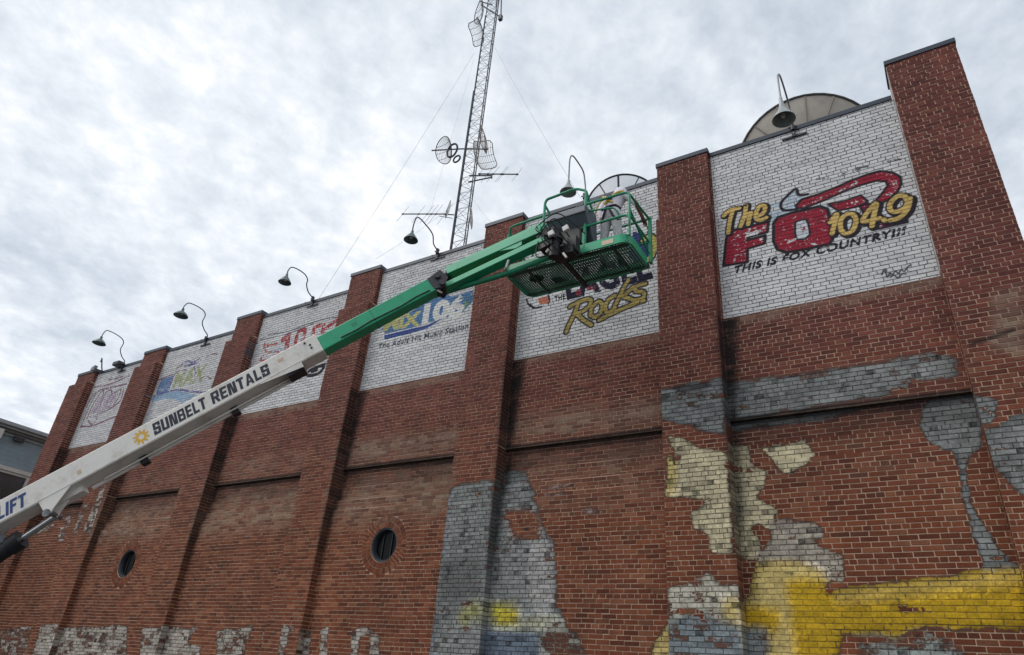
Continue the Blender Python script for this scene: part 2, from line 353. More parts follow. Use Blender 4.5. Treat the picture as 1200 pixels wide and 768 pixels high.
# --- bay 6: THE FOX 104.9
c6 = crop(830, 180, 4.2857); S6 = lambda mk: clipx(mk, PR[5], PL[6])
BLK = (.025,.022,.03); RED = (.31,.022,.045); YEL = (.62,.44,.15); LBL = (.42,.52,.62)
def blob(pts, col, edge=.03, wear=.12, ecol=BLK, ew=.1, f=c6, Y=0.0, cl=S6):
    P = f(pts, Y); lay(cl(stroke_mask([P+[P[0]]], edge)), ecol, 1, ew); lay(cl(poly_mask(P)), col, 1, wear)
    lay(cl(stroke_mask([P+[P[0]]], edge*.55)), ecol, 1, ew+.06)
def brush(lines, col, wid, edge, wear=.1, f=c6, Y=0.0, cl=S6, ecol=BLK, dx=0, dy=0, ew=.08):
    Ls = [spl(f(l, Y)) for l in lines]
    lay(cl(stroke_mask([[(x+dx,z+dy) for x,z in l] for l in Ls], wid+edge)), ecol, 1, ew); lay(cl(stroke_mask(Ls, wid+edge*.6)), ecol, 1, ew)
    lay(cl(stroke_mask(Ls, wid)), col, 1, wear)
lay(S6(poly_mask(c6([(300,255),(360,240),(430,175),(445,205),(560,255),(620,265),(620,300),(560,275),(430,290),(360,320),(330,345),(305,330)]))), LBL, 1, .45)
tail = [(440,262),(470,232),(560,203),(640,172),(720,136),(800,106),(860,90),(920,95),(962,118),(968,155),(950,190),(905,232),(860,252),(838,242),(872,205),(905,160),(893,138),(840,137),(760,160),(680,190),(600,226),(540,252),(480,275),(450,274)]
blob(tail, RED, .026, .33)
lay(S6(stroke_mask([spl(c6(l)) for l in ([(500,205),(455,208),(440,178),(395,215),(365,250),(372,282),(410,285),(450,278)],)], .026)), BLK, 1, .08)
blob([(605,256),(690,238),(765,212),(800,240),(770,262),(700,278),(650,285)], RED, .022, .34)
blob([(760,262),(800,250),(860,300),(900,340),(990,322),(1000,345),(860,378),(830,380)], (.20,.015,.05), .022, .3)
blob([(78,562),(92,425),(130,385),(302,345),(294,395),(205,418),(196,436),(285,412),(282,452),(196,478),(196,545)], RED, .03, .33)
lay(S6(poly_mask(c6([(190,400),(255,388),(250,404),(192,420)]))), WHITE, 1, .1)
Oo = [(330,350),(352,322),(420,300),(560,268),(596,280),(612,330),(622,430),(606,455),(500,478),(392,496),(348,480),(330,440)]
blob(Oo, RED, .034, .27)
blob([(438,345),(488,330),(500,352),(510,405),(486,428),(446,432),(438,400)], (.58,.62,.66), .022, .12)
lay(S6(poly_mask(c6([(455,360),(480,352),(495,400),(470,395)]))), RED, 1, .55)
lay(S6(poly_mask(c6([(400,440),(440,425),(445,432),(395,455)]))), WHITE, 1, .3)
brush([[(78,312),(110,285),(155,275)],[(122,290),(108,340),(100,398)],[(190,262),(180,320),(162,365)],[(172,335),(200,305),(215,300),(205,330),(200,355)],[(238,318),(275,300),(285,268),(262,262),(243,290),(240,325),(262,335),(290,322)]], YEL, .036, .036, .20, dx=.02, dy=-.02)
brush([[(612,345),(645,305),(632,360),(622,402)],[(700,302),(668,330),(665,378),(690,402),(725,385),(742,340),(728,308),(700,302)],[(838,250),(800,295),(775,340),(820,335),(858,325)],[(845,255),(832,310),(822,365)],[(882,332),(886,338)],[(1000,240),(985,215),(950,215),(915,250),(915,285),(950,292),(990,268),(1012,225),(1000,280),(960,322),(915,335)]], YEL, .036, .036, .20, dx=.025, dy=-.03)
lay(S6(text_quad('THIS IS FOX COUNTRY!!!', (128,606), (992,408), (132,566), 0, .042, .12, 1.12, c6)), BLK, 1, .26)
g = np.random.default_rng(5)
sig = [[(872,610),(880,590),(892,600),(900,622),(912,598),(925,610),(940,590),(955,604),(968,585),(985,592),(1000,572),(1018,560)],[(915,622),(935,612),(952,625),(975,605),(992,606)],[(880,588),(890,580),(896,592)]]
lay(S6(stroke_mask([spl(c6(l)) for l in sig], .011)), (.05,.05,.06), 1, .12)
for l in ([(545,130),(610,122)],[(670,105),(720,92),(760,80)],[(905,40),(965,30)],[(740,75),(800,66)]): lay(S6(stroke_mask([c6(l)], .02)), (.12,.11,.12), 1, .4)
# --- bay 5: THE EAGLE Rocks
c5 = crop(600, 290, 7.047); S5 = lambda mk: clipx(mk, PR[4], PL[5])
NAV = (.012,.012,.035)
lay(S5(text_quad('EAGLE', (455,440), (1170,262), (420,215), 0, .05, 0, 1.05, c5)), NAV, 1, .2)
for q in ([(520,360),(570,345),(575,385),(530,400)],[(610,330),(690,310),(690,345),(620,360)]): lay(S5(poly_mask(c5(q))), (.22,.03,.05), 1, .4)
lay(S5(poly_mask(c5([(215,420),(300,400),(300,465),(225,470)]))), (.50,.16,.09), 1, .28)
lay(S5(stroke_mask([spl(c5(l)) for l in ([(120,430),(140,475),(190,500),(245,490)],[(300,395),(310,440),(300,465)],[(150,470),(175,505)])], .02)), BLK, 1, .3)
lay(S5(text_quad('THE', (352,450), (442,428), (350,404), 0, .04, 0, 1.1, c5)), BLK, 1, .06)
GOLD = (.40,.31,.10)
brush([[(478,490),(540,455),(610,430),(650,435),(640,480),(580,530),(520,545)],[(545,470),(510,560),(470,640),(447,700)],[(540,555),(590,600),(655,640)],
 [(700,455),(660,500),(650,560),(690,575),(735,530),(745,470),(715,445)],[(850,400),(800,430),(770,490),(790,540),(850,500)],[(960,270),(920,340),(880,420),(850,480)],[(1000,330),(930,390),(900,400),(960,420),(1010,440)],[(1100,300),(1030,320),(1020,360),(1085,370),(1080,420),(1000,440)],[(720,600),(860,530),(1000,470),(1090,440)]], GOLD, .036, .03, .26, c5, cl=S5, ecol=(.03,.028,.04), ew=.1)
ring = spl(c5([(1085,-60),(1140,-90),(1180,-40),(1165,40),(1140,90),(1090,110)]))
lay(S5(poly_mask(c5([(1000,-130),(1140,-100),(1160,-20),(1130,70),(1060,110),(960,90)]))), (.03,.05,.16), 1, .15)
lay(S5(stroke_mask([ring], .085)), BLK, 1, .05); lay(S5(stroke_mask([ring], .05)), (.50,.42,.12), 1, .15)
# --- bay 4: MIX 106
c4 = crop(430, 320, 7.68); S4 = lambda mk: clipx(mk, PR[3], PL[4])
BLU = (.09,.20,.38); YG = (.48,.46,.20)
lay(S4(poly_mask(c4([(130,500),(330,395),(490,290),(590,205),(700,180),(760,215),(860,190),(960,150),(955,240),(900,310),(735,395),(560,445),(380,500),(160,545)]))), BLU, 1, .24)
lay(S4(text_quad('MIX', (142,530), (492,470), (150,405), 0, .05, .12, .95, c4)), YG, 1, .2)
lay(S4(text_quad('106', (490,470), (880,385), (500,280), 0, .06, .1, 1.0, c4)), (.68,.68,.66), 1, .06)
lay(S4(poly_mask(c4([(155,560),(390,505),(540,470),(720,388),(540,500),(380,548),(160,602)]))), (.05,.09,.27), 1, .16)
lay(S4(poly_mask(c4([(870,265),(900,255),(905,300),(880,305)]))), (.20,.32,.16), 1, .2)
lay(S4(stroke_mask([spl(c4(l)) for l in ([(590,215),(640,205),(700,195)],[(840,230),(905,225),(905,290),(860,350)],[(950,170),(955,230),(930,280)])], .02)), (.10,.2,.25), 1, .25)
lay(S4(text_quad('The Adult Hit Music Station', (105,690), (915,505), (108,640), 0, .01, .2, 1.08, c4)), (.06,.07,.10), 1, .27)
# --- bay 3: red 102
c3 = crop(280, 350, 5.485); S3 = lambda mk: clipx(mk, PR[2], PL[3]); RD3 = (.40,.05,.06)
lay(S3(stroke_mask([spl(c3(l)) for l in ([(318,235),(312,280),(303,340)],[(285,265),(318,235)])], .085)), RD3, 1, .34)
lay(S3(stroke_mask([spl(c3(l)) for l in ([(360,300),(375,235),(395,205),(425,205),(415,250),(402,290)],[(475,240),(482,195),(512,175),(545,175),(535,215),(545,225)],[(560,190),(620,145)])], .062)), RD3, 1, .40)
lay(S3(stroke_mask([spl(c3(l)) for l in ([(165,290),(155,330),(175,310),(255,285)],[(250,340),(190,350),(150,375),(145,400),(190,395),(250,375),(255,345)],[(165,300),(240,290)],[(175,350),(170,330)])], .03)), RD3, 1, .44)
lay(S3(stroke_mask([spl(c3(l)) for l in ([(105,300),(180,240),(320,210),(440,165),(560,130),(640,120)],[(100,315),(140,270),(320,225),(480,160)],[(105,300),(85,370),(75,440)])], .014)), (.10,.09,.11), 1, .3)
lay(S3(stroke_mask([spl(c3(l)) for l in ([(430,490),(460,460),(520,435),(545,440),(520,475),(470,495),(440,492)],[(470,470),(500,460)],[(530,430),(550,425)])], .045)), (.03,.03,.04), 1, .16)
lay(S3(poly_mask(c3([(190,330),(300,300),(305,330),(230,350)]))), (.25,.35,.50), 1, .6)
# --- bay 2: blue / green faded logo
c2 = crop(160, 385, 6.4); S2 = lambda mk: clipx(mk, PR[1], PL[2])
lay(S2(poly_mask(c2([(150,470),(185,385),(275,350),(270,400),(235,480),(150,500)]))), (.15,.24,.42), 1, .34)
lay(S2(text_quad('MAX', (258,460), (500,395), (300,330), 0, .03, .1, 1.0, c2)), (.36,.41,.20), 1, .38)
lay(S2(poly_mask(c2([(110,515),(200,490),(300,470),(380,480),(450,500),(400,530),(340,560),(290,530),(200,530),(115,560)]))), (.30,.43,.58), 1, .30)
lay(S2(stroke_mask([spl(c2(l)) for l in ([(130,505),(300,462),(420,475),(500,480),(560,470)],[(340,270),(380,245),(420,255),(470,230)],[(360,280),(420,270),(480,240)],[(430,290),(445,330),(430,360)])], .03)), (.14,.14,.32), 1, .40)
lay(S2(stroke_mask([spl(c2(l)) for l in ([(300,300),(340,280)],[(520,215),(560,195),(610,190)],[(470,380),(520,360),(560,380)],[(250,420),(300,330),(370,310)],[(160,390),(270,345)])], .022)), (.22,.12,.16), 1, .4)
# --- bay 1: pale pink outlined script
c1 = crop(70, 415, 6.4); S1 = lambda mk: clipx(mk, PR[0], PL[1])
pk = [[(205,480),(250,380),(300,300),(330,275),(310,350),(250,450)],[(300,400),(340,300),(380,270),(390,300),(350,360)],[(345,400),(380,320),(430,280),(460,270),(440,330),(400,390)],[(215,500),(240,530),(270,500),(290,440)],[(420,380),(460,340),(480,260)],[(160,545),(190,470),(240,360),(290,280),(370,255),(500,225)],[(155,545),(240,540),(330,505),(420,470)],[(300,450),(360,420),(440,370)],[(200,400),(230,340),(270,290)],[(370,195),(420,185),(470,170)],[(260,250),(380,225),(520,165)]]
lay(S1(stroke_mask([spl(c1(l)) for l in pk], .028)), (.26,.15,.19), 1, .34)
lay(S1(poly_mask(c1([(210,480),(300,310),(450,290),(400,390),(270,480)]))), (.42,.33,.42), 1, .48)

# --- lower murals: worn grey, cream and yellow paint over brick
GRY = (.215,.225,.22); CRM = (.56,.49,.32); YLW = (.47,.295,.014); PAL = (.56,.44,.17)
cA = crop(780, 380, 1.9786); cB = crop(470, 480, 2.6667)
FEATHER = 7
def cells():                                                    # single bricks and half bricks gone dark with soot
    g_ = np.random.default_rng(77); zi_ = np.floor((WZ0+(np.arange(PH)+.5)/PPM)/.0666).astype(int); out = np.zeros((PH,PW), np.float32); T_ = g_.random((zi_.max()+2, 260))
    for r in range(PH):
        xi_ = np.floor(((np.arange(PW)+.5)/PPM+(.0533 if zi_[r] % 2 else 0))/.1066).astype(int); v = T_[zi_[r]][xi_ % 260]; out[r] = np.where(v < .085, .9, np.where(v < .20, .42, 0))
    return out
CELL = cells()
def mural(pts, col, cov, Y, x0, x1, f=None, z0=-9, z1=99, jag=.018, fe=None):
    if Y == REC:
        k_ = min(range(1,7), key=lambda q: abs(PR[q-1]-x0)); P = []
        for p_ in pts:
            y_ = -.04
            for _ in range(4): q_ = (f([p_], y_) if f else pxl([p_], y_))[0]; y_ = yrec(q_[1], k_)
            P.append(q_)
    else: P = f(pts, Y) if f else pxl(pts, Y)
    Q = []
    for a in range(len(P)):                                   # uneven brushed edge
        (xa,za),(xb,zb) = P[a], P[(a+1)%len(P)]; n = max(1,int(math.hypot(xb-xa,zb-za)/.035))
        for t in range(n):
            u = t/n; Q.append((xa+(xb-xa)*u+random.uniform(-jag,jag), za+(zb-za)*u+random.uniform(-jag,jag)))
    mk = poly_mask(Q)
    mk = (mk[0], blur1(mk[1], fe or FEATHER)); mk = clipx(mk, x0, x1, z0, z1); lay((mk[0], mk[1]*np.clip((NB[mk[0]]-.10)/.10,0,1)), col, cov); sj, si = mk[0]; mm = mk[1] > 0
    RGB[sj,si][mm] *= ((.62+.84*NZ[sj,si][mm])*(.80+.50*NB[sj,si][mm]))[:,None]
    if cov < .93: GRIME_SHADE[sj,si] = np.maximum(GRIME_SHADE[sj,si], (mk[1] > .6)*CELL[sj,si]*np.clip(NZ[sj,si]*2.2-.35, 0, 1))
    COV[sj,si][mm] += .36*(NB[sj,si][mm]-.5)*(COV[sj,si][mm] < .93)
B6 = (PR[5], PL[6]); P5 = (PL[5], PR[5]); P6 = (PL[6], PR[6]); B5 = (PR[4], PL[5]); P4 = (PL[4], PR[4])
mural([(846,449),(885,443),(935,437),(1015,425),(1092,411),(1100,417),(1120,419),(1126,440),(1080,452),(1030,467),(990,474),(940,482),(848,496)], GRY, .74, 0, *B6, z0=ZREC)
mural([(846,490),(960,478),(1000,474),(1015,478),(975,492),(940,501),(846,508)], GRY, .66, REC, *B6, z1=ZREC)
mural([(770,455),(810,448),(850,441),(852,512),(825,506),(800,498),(770,490)], GRY, .76, -D2, *P5)
mural([(1090,468),(1140,458),(1150,500),(1152,522),(1140,530),(1132,552),(1140,590),(1150,612),(1168,640),(1200,670),(1155,669),(1140,630),(1128,585),(1124,552),(1115,530),(1092,520),(1078,502),(1080,482)], GRY, .86, REC, *B6, z1=ZREC, fe=3)
mural([(1140,465),(1156,465),(1170,470),(1169,488),(1158,497),(1145,498)], GRY, .90, -D2, *P6, fe=3)
mural([(1152,500),(1152,520),(1160,545),(1178,562),(1200,585),(1220,590),(1220,480),(1186,487),(1172,500)], GRY, .80, -D2, *P6)
mural([(0,255),(35,262),(75,285),(145,298),(152,400),(156,532),(105,532),(98,490),(62,470),(58,435),(102,412),(60,405),(0,402),(12,345),(35,310),(12,282)], CRM, .88, -D2, *P5, f=cA, fe=4)
mural([(0,300),(20,300),(30,350),(20,400),(0,402)], PAL, .9, -D2, *P5, f=cA)
mural([(140,285),(190,278),(196,310),(206,330),(236,338),(230,380),(208,400),(262,432),(240,482),(216,462),(192,474),(218,500),(222,545),(140,545)], CRM, .84, REC, *B6, f=cA, fe=4)
mural([(215,284),(320,272),(352,298),(326,325),(288,350),(268,345),(240,310)], CRM, .80, REC, *B6, f=cA, fe=4)
mural([(238,462),(280,445),(352,462),(372,490),(348,512),(416,532),(420,602),(380,602),(340,580),(270,585),(215,560),(215,520),(246,500)], (.36,.32,.26), .68, REC, *B6, f=cA, fe=4)
mural([(206,590),(212,560),(252,548),(312,555),(362,578),(386,620),(500,606),(640,588),(770,574),(840,570),(850,706),(690,706),(600,708),(545,734),(520,732),(500,718),(440,716),(405,720),(402,790),(240,790),(236,720),(180,715),(180,655),(206,640)], YLW, 1.0, REC, *B6, f=cA)
mural([(206,590),(212,560),(252,548),(312,555),(362,578),(386,620),(380,590),(275,590),(285,650),(302,790),(240,790),(240,720),(268,700),(268,660),(180,650),(180,640),(206,630)], PAL, 1.0, REC, *B6, f=cA)
mural([(386,618),(640,590),(770,575),(850,570),(850,600),(700,612),(500,640),(390,650)], (.50,.35,.08), 1.0, REC, *B6, f=cA)
mural([(175,700),(236,705),(238,790),(175,790)], (.26,.28,.28), .74, REC, *B6, f=cA)
mural([(432,790),(440,728),(500,724),(530,738),(600,708),(652,712),(690,745),(718,790)], (.28,.31,.29), .50, REC, *B6, f=cA)
mural([(0,605),(30,600),(75,595),(105,560),(108,600),(175,600),(185,790),(0,790)], (.50,.47,.38), .70, -D2, *P5, f=cA)
mural([(130,640),(172,630),(176,745),(150,740),(130,690)], PAL, .85, -D2, *P5, f=cA)
mural([(0,690),(60,665),(140,690),(178,700),(190,790),(0,790)], (.20,.235,.25), .62, -D2, *P5, f=cA)
mural([(98,300),(122,258),(180,235),(290,218),(290,300),(275,500),(255,800),(40,800),(60,680),(80,560),(92,400)], GRY, .80, -D2, *P4, f=cB)
mural([(98,300),(122,258),(150,250),(140,420),(100,560),(100,800),(40,800),(60,680),(80,560),(92,400)], (.16,.18,.22), .72, -D2, *P4, f=cB)
mural([(290,205),(310,192),(392,190),(420,270),(440,345),(470,420),(486,500),(482,600),(505,655),(548,700),(592,800),(220,800),(260,500)], GRY, .78, REC, *B5, f=cB)
mural([(330,320),(400,310),(440,345),(430,400),(350,400)], (.25,.1,.06), .30, REC, *B5, f=cB)
mural([(405,400),(470,415),(486,500),(482,600),(440,640),(400,600)], (.36,.355,.34), .70, REC, *B5, f=cB)
mural([(220,680),(420,690),(440,800),(200,800)], (.13,.165,.215), .70, REC, *B5, f=cB)
mural([(290,660),(490,640),(470,690),(270,690)], (.36,.36,.26), .80, REC, *B5, f=cB)
mural([(275,590),(330,592),(372,640),(368,675),(280,668)], (.46,.42,.06), .80, REC, *B5, f=cB, jag=.1)
mural([(300,635),(355,630),(368,655),(350,672),(295,668)], (.50,.40,.03), .95, REC, *B5, f=cB)
mural([(180,640),(240,600),(250,660),(200,670)], (.34,.33,.14), .8, -D2, *P4, f=cB, jag=.1)
mural([(445,660),(500,650),(548,705),(590,800),(440,800)], (.42,.42,.36), .45, REC, *B5, f=cB)
mural([(770,800),(785,735),(830,660),(860,650),(860,800)], PAL, .86, REC, *B5, f=cB)
for q in ([(500,225),(552,218),(550,240),(505,245)],[(440,240),(520,220),(550,290),(440,290)],[(555,300),(640,305),(640,330),(560,335)]): mural(q, (.34,.24,.22), .45, REC, *B5, f=cB)
# --- ghost lettering of an old sign along the bottom and beside the first porthole
GH = (.40,.36,.315)
for pts, k, cov in (([(0,735),(38,733),(26,800),(0,800)],'b1',.36),([(48,731),(69,731),(50,800),(28,800)],'p1',.58),([(74,735),(150,732),(148,800),(56,800)],'b2',.5),([(166,736),(196,732),(190,800),(160,800)],'p2',.55),
  ([(197,733),(234,735),(220,752),(238,758),(222,800),(182,800)],'b3',.52),([(254,738),(298,733),(288,760),(282,800),(250,800)],'b3',.5),([(308,735),(318,738),(308,800),(296,800)],'b3',.5),
  ([(330,733),(346,733),(346,742),(338,744),(330,800),(318,800)],'p3',.52),([(355,735),(366,742),(356,800),(346,800)],'b4',.5),([(376,736),(386,732),(382,800),(370,800)],'b4',.5),
  ([(412,737),(432,734),(446,746),(442,800),(432,800),(433,748),(422,745),(418,800),(408,800)],'b4',.52),([(116,576),(126,566),(106,628),(94,628)],'p1',.45),([(96,590),(104,588),(90,630),(84,628)],'p1',.38),([(78,600),(86,598),(76,636),(66,636)],'b1',.35),([(44,618),(64,612),(60,622),(40,628)],'b1',.4)):
    n = int(k[1]); Y, x0, x1 = (REC, PR[n-1], PL[n]) if k[0] == 'b' else (-D2, PL[n], PR[n])
    mural(pts, GH, cov+.09, Y, x0, x1, fe=4)
# --- stains, dark corner streaks, ledge bands with painted shade, efflorescence
def gr(pts, Y, x0, x1, v, soft, z0=-9, z1=99): addto(GRIME_SHADE, clipx(poly_mask(pxl(pts, Y)), x0, x1, z0, z1), v, soft)
for k in range(1,7):                                            # dark streak in each corner below the sign, narrowing downwards
    x = PR[k-1]; wd = (.10,.13,.2,.26,.30,.26)[k-1]
    addto(GRIME_SHADE, poly_mask([(x-.02,ZSGN-.02),(x+wd,ZSGN-.02),(x+wd*.7,6.3),(x+wd*.5,5.6),(x+wd*.35,4.2),(x-.02,3.2)]), .95, 5)
    addto(GRIME_SHADE, poly_mask([(x-.02,ZSGN-.02),(x+wd*.7,ZSGN-.02),(x+wd*.5,6.2),(x-.02,5.5)]), 1.0, 3)
    addto(GRIME_SHADE, rect(PR[k-1],PL[k],ZREC-.14,ZREC+.05), .8, 4)  # grime and the soffit's shade painted along the ledge
    addto(GRIME_SHADE, rect(PR[k-1],PL[k],ZREC-.4,ZREC-.08), .45, 12)
    addto(EFF, rect(PR[k-1]+.2,PL[k],ZSGN-.16,ZSGN+.0), .55, 5)
    if k > 1: addto(EFF, rect(PR[k-1],PL[k],ZREC-1.1,ZREC-.15), (0,.5,.62,.66,.62,.30,.05)[k], 20); addto(EFF, rect(PR[k-1],PL[k],ZREC+.1,ZREC+.55), (0,0,.2,.3,.6,.55,.2)[k], 14)
addto(EFF, clipx(poly_mask(pxl([(1165,345),(1200,335),(1200,420),(1160,405)], -D2)), *P6), .8, 8)
gr([(1135,402),(1165,393),(1190,384),(1190,388),(1150,402),(1136,408)], -D2, *P6, 1.0, 2)
gr([(785,455),(830,448),(838,452),(800,462)], -D2, *P5, .9, 2)
gr([(500,660),(560,650),(566,700),(510,710)], -D2, *P4, .5, 8)
gr([(640,745),(690,735),(690,768),(640,768)], REC, *B5, .4, 8)
GRIME_SHADE *= np.clip(.35+1.1*NB, 0, 1); EFF *= np.clip(NB*1.5-.05, 0, 1)
GRIME_SHADE[:int((2.0-WZ0)*PPM)] *= .6
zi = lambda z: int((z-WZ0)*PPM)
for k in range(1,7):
    xi = slice(int((PR[k-1]-WX0)*PPM), int((PL[k]-WX0)*PPM)); GRIME_SHADE[zi(ZREC-.04):zi(ZREC+.055), xi] = np.maximum(GRIME_SHADE[zi(ZREC-.04):zi(ZREC+.055), xi], .80+.2*NZ[zi(ZREC-.04):zi(ZREC+.055), xi])  # near-solid dark rows: soffit shade painted in with the ledge grime
def np_image(name, a3):
    im = bpy.data.images.new(name, PW, PH, float_buffer=True, is_data=True); im.colorspace_settings.name = 'Non-Color'
    buf = np.ones((PH, PW, 4), np.float32); buf[...,:3] = a3; im.pixels.foreach_set(buf.ravel()); im.update(); im.pack(); return im
IMG = np_image('wall_paint', RGB); AUX = np_image('wall_cover', np.stack([GRIME_SHADE, EFF, COV], -1))

def mat_masonry(name, mortar):
    m = bpy.data.materials.new(name); m.use_nodes = True; t = m.node_tree; L = t.links.new; b = t.nodes['Principled BSDF']
    geo = N(t, 'ShaderNodeNewGeometry'); sep = N(t, 'ShaderNodeSeparateXYZ'); L(geo.outputs['Position'], sep.inputs[0])
    def lin(sock, a, bb):
        n = N(t, 'ShaderNodeMapRange'); n.clamp = False; n.inputs['From Min'].default_value = a; n.inputs['From Max'].default_value = bb; L(sock, n.inputs['Value']); return n.outputs[0]
    cb = N(t, 'ShaderNodeCombineXYZ'); L(lin(sep.outputs['X'], WX0, WX1), cb.inputs[0]); L(lin(sep.outputs['Z'], WZ0, WZ1), cb.inputs[1])
    def img(i):
        n = N(t, 'ShaderNodeTexImage'); n.image = i; n.extension = 'EXTEND'; n.interpolation = 'Linear'; L(cb.outputs[0], n.inputs['Vector']); return n.outputs['Color']
    paint = img(IMG); aux = N(t, 'ShaderNodeSeparateColor'); L(img(AUX), aux.inputs[0])
    grm_shade, eff, cov = aux.outputs[0], aux.outputs[1], aux.outputs[2]
    def noise(scale, detail=5, rough=.65, st=None):
        s = geo.outputs['Position']
        if st: mp = N(t, 'ShaderNodeMapping'); mp.inputs['Scale'].default_value = st; L(s, mp.inputs['Vector']); s = mp.outputs[0]
        n = N(t, 'ShaderNodeTexNoise'); n.inputs['Scale'].default_value = scale; n.inputs['Detail'].default_value = detail; n.inputs['Roughness'].default_value = rough; L(s, n.inputs['Vector']); return n.outputs['Fac']
    def math_(op, a, bv, c=None):
        n = N(t, 'ShaderNodeMath', operation=op)
        for i, x in enumerate((a, bv, c)):
            if x is None: continue
            if isinstance(x, (int,float)): n.inputs[i].default_value = x
            else: L(x, n.inputs[i])
        return n.outputs[0]
    def mix(f, a, bv, mode='MIX'):
        n = N(t, 'ShaderNodeMix', data_type='RGBA', blend_type=mode)
        for k, x in (('Factor',f),('A',a),('B',bv)):
            if isinstance(x, (int,float)): n.inputs[k].default_value = x
            elif isinstance(x, tuple): n.inputs[k].default_value = (*x,1)
            else: L(x, n.inputs[k])
        return n.outputs['Result']
    att = N(t, 'ShaderNodeAttribute'); att.attribute_name = 'tint'; oi = N(t, 'ShaderNodeObjectInfo')
    tint = math_('FRACT', math_('ADD', att.outputs['Fac'], oi.outputs['Random']), 0)
    fine = noise(38, 6, .7); big = noise(.55, 3, .5); mid = noise(5, 5, .6)
    def rampc(f, stops):
        r = N(t, 'ShaderNodeValToRGB'); e = r.color_ramp.elements; e[0].position, e[0].color = stops[0][0], (*stops[0][1],1); e[1].position, e[1].color = stops[-1][0], (*stops[-1][1],1)
        for p, c in stops[1:-1]: q = e.new(p); q.color = (*c,1)
        L(f, r.inputs[0]); return r.outputs[0]
    if mortar:
        col = mix(math_('MULTIPLY', fine, .7), (.55,.39,.28), (.44,.305,.21))
        col = mix(math_('MULTIPLY', mid, .35), col, (.33,.215,.15))
    else:
        lo = rampc(tint, [(0,(.102,.031,.017)),(.25,(.146,.043,.021)),(.5,(.174,.052,.024)),(.8,(.205,.066,.032)),(.93,(.24,.094,.048)),(1,(.088,.032,.020))])
        hi = rampc(tint, [(0,(.098,.030,.027)),(.3,(.126,.037,.032)),(.6,(.150,.045,.037)),(.9,(.178,.057,.045)),(1,(.088,.032,.030))])
        zf = N(t, 'ShaderNodeMapRange'); zf.inputs['From Min'].default_value = 4.6; zf.inputs['From Max'].default_value = 7.6; L(math_('ADD', sep.outputs['Z'], math_('MULTIPLY', big, 1.2)), zf.inputs['Value'])
        col = mix(zf.outputs[0], lo, hi)
        col = mix(1.0, col, rampc(fine, [(.25,(.62,.62,.62)),(.75,(1.28,1.28,1.28))]), 'MULTIPLY')
        streak = noise(1.0, 5, .6, (4.2, 4.2, .45)); col = mix(1.0, col, rampc(streak, [(.3,(.80,.79,.79)),(.68,(1.13,1.12,1.11))]), 'MULTIPLY')
        col = mix(1.0, col, rampc(big, [(.3,(.82,.82,.84)),(.7,(1.15,1.14,1.12))]), 'MULTIPLY')
    # efflorescence / old wash
    eN = math_('MULTIPLY', eff, math_('MULTIPLY_ADD', tint, .9, math_('MULTIPLY', mid, .7)))
    col = mix(eN, col, (.27,.21,.155))
    # paint that has lost patches brick by brick
    def norm(sock, a=.3, bb=.7):
        n = N(t, 'ShaderNodeMapRange'); n.inputs['From Min'].default_value = a; n.inputs['From Max'].default_value = bb; L(sock, n.inputs['Value']); return n.outputs[0]
    patch = noise(1.0, 8, .70, (6.5, 6.5, 15.0))
    thr = math_('ADD', math_('MULTIPLY', tint, .34 if not mortar else .12), math_('ADD', math_('MULTIPLY', norm(fine), .28), math_('MULTIPLY', norm(patch), .40)))
    on = N(t, 'ShaderNodeMapRange'); on.inputs['From Min'].default_value = -.06; on.inputs['From Max'].default_value = .07; on.interpolation_type = 'SMOOTHSTEP'
    L(math_('SUBTRACT', cov, thr), on.inputs['Value'])
    isp = N(t, 'ShaderNodeMapRange'); isp.inputs['From Min'].default_value = .28; isp.inputs['From Max'].default_value = .5; L(cov, isp.inputs['Value'])
    full = N(t, 'ShaderNodeMapRange'); full.inputs['From Min'].default_value = .88; full.inputs['From Max'].default_value = .96; L(cov, full.inputs['Value'])
    if mortar:
        pj = mix(full.outputs[0], mix(.72, paint, (.03,.03,.032)), mix(math_('MULTIPLY_ADD', mid, .5, .60), paint, (.035,.034,.038)))
        thick = N(t, 'ShaderNodeMapRange'); thick.inputs['From Min'].default_value = .988; thick.inputs['From Max'].default_value = .999; L(cov, thick.inputs['Value'])
        pj = mix(math_('MULTIPLY', thick.outputs[0], .62), pj, paint)
        col = mix(math_('MULTIPLY', isp.outputs[0], .93), col, pj)
    else:
        col = mix(math_('MULTIPLY', isp.outputs[0], .62), col, (.055,.042,.038))
        pc = mix(1.0, paint, rampc(tint, [(0,(.85,.85,.86)),(.5,(1.0,1.0,1.0)),(1,(1.08,1.08,1.07))]), 'MULTIPLY')
        pc = mix(1.0, pc, rampc(fine, [(.28,(.62,.62,.62)),(.7,(1.15,1.15,1.15))]), 'MULTIPLY')
        col = mix(on.outputs[0], col, pc)
    col = mix(math_('MULTIPLY', grm_shade, .93), col, (.014,.012,.013))
    L(col, b.inputs['Base Color']); b.inputs['Roughness'].default_value = .9; b.inputs['Specular IOR Level'].default_value = .25
    bp = N(t, 'ShaderNodeBump'); bp.inputs['Strength'].default_value = .5; bp.inputs['Distance'].default_value = .006; L(fine, bp.inputs['Height']); L(bp.outputs[0], b.inputs['Normal'])
    return m
M['brick'] = mat_masonry('painted_brick', False); M['mortar'] = mat_masonry('mortar', True)

# ------------------------------------------------------------------ ground
g_ = MB(); g_.add([(-400,-400,0),(400,-400,0),(400,400,0),(-400,400,0)], [(0,1,2,3)])
rec(g_.build('ground', M['asphalt']), kind='structure')

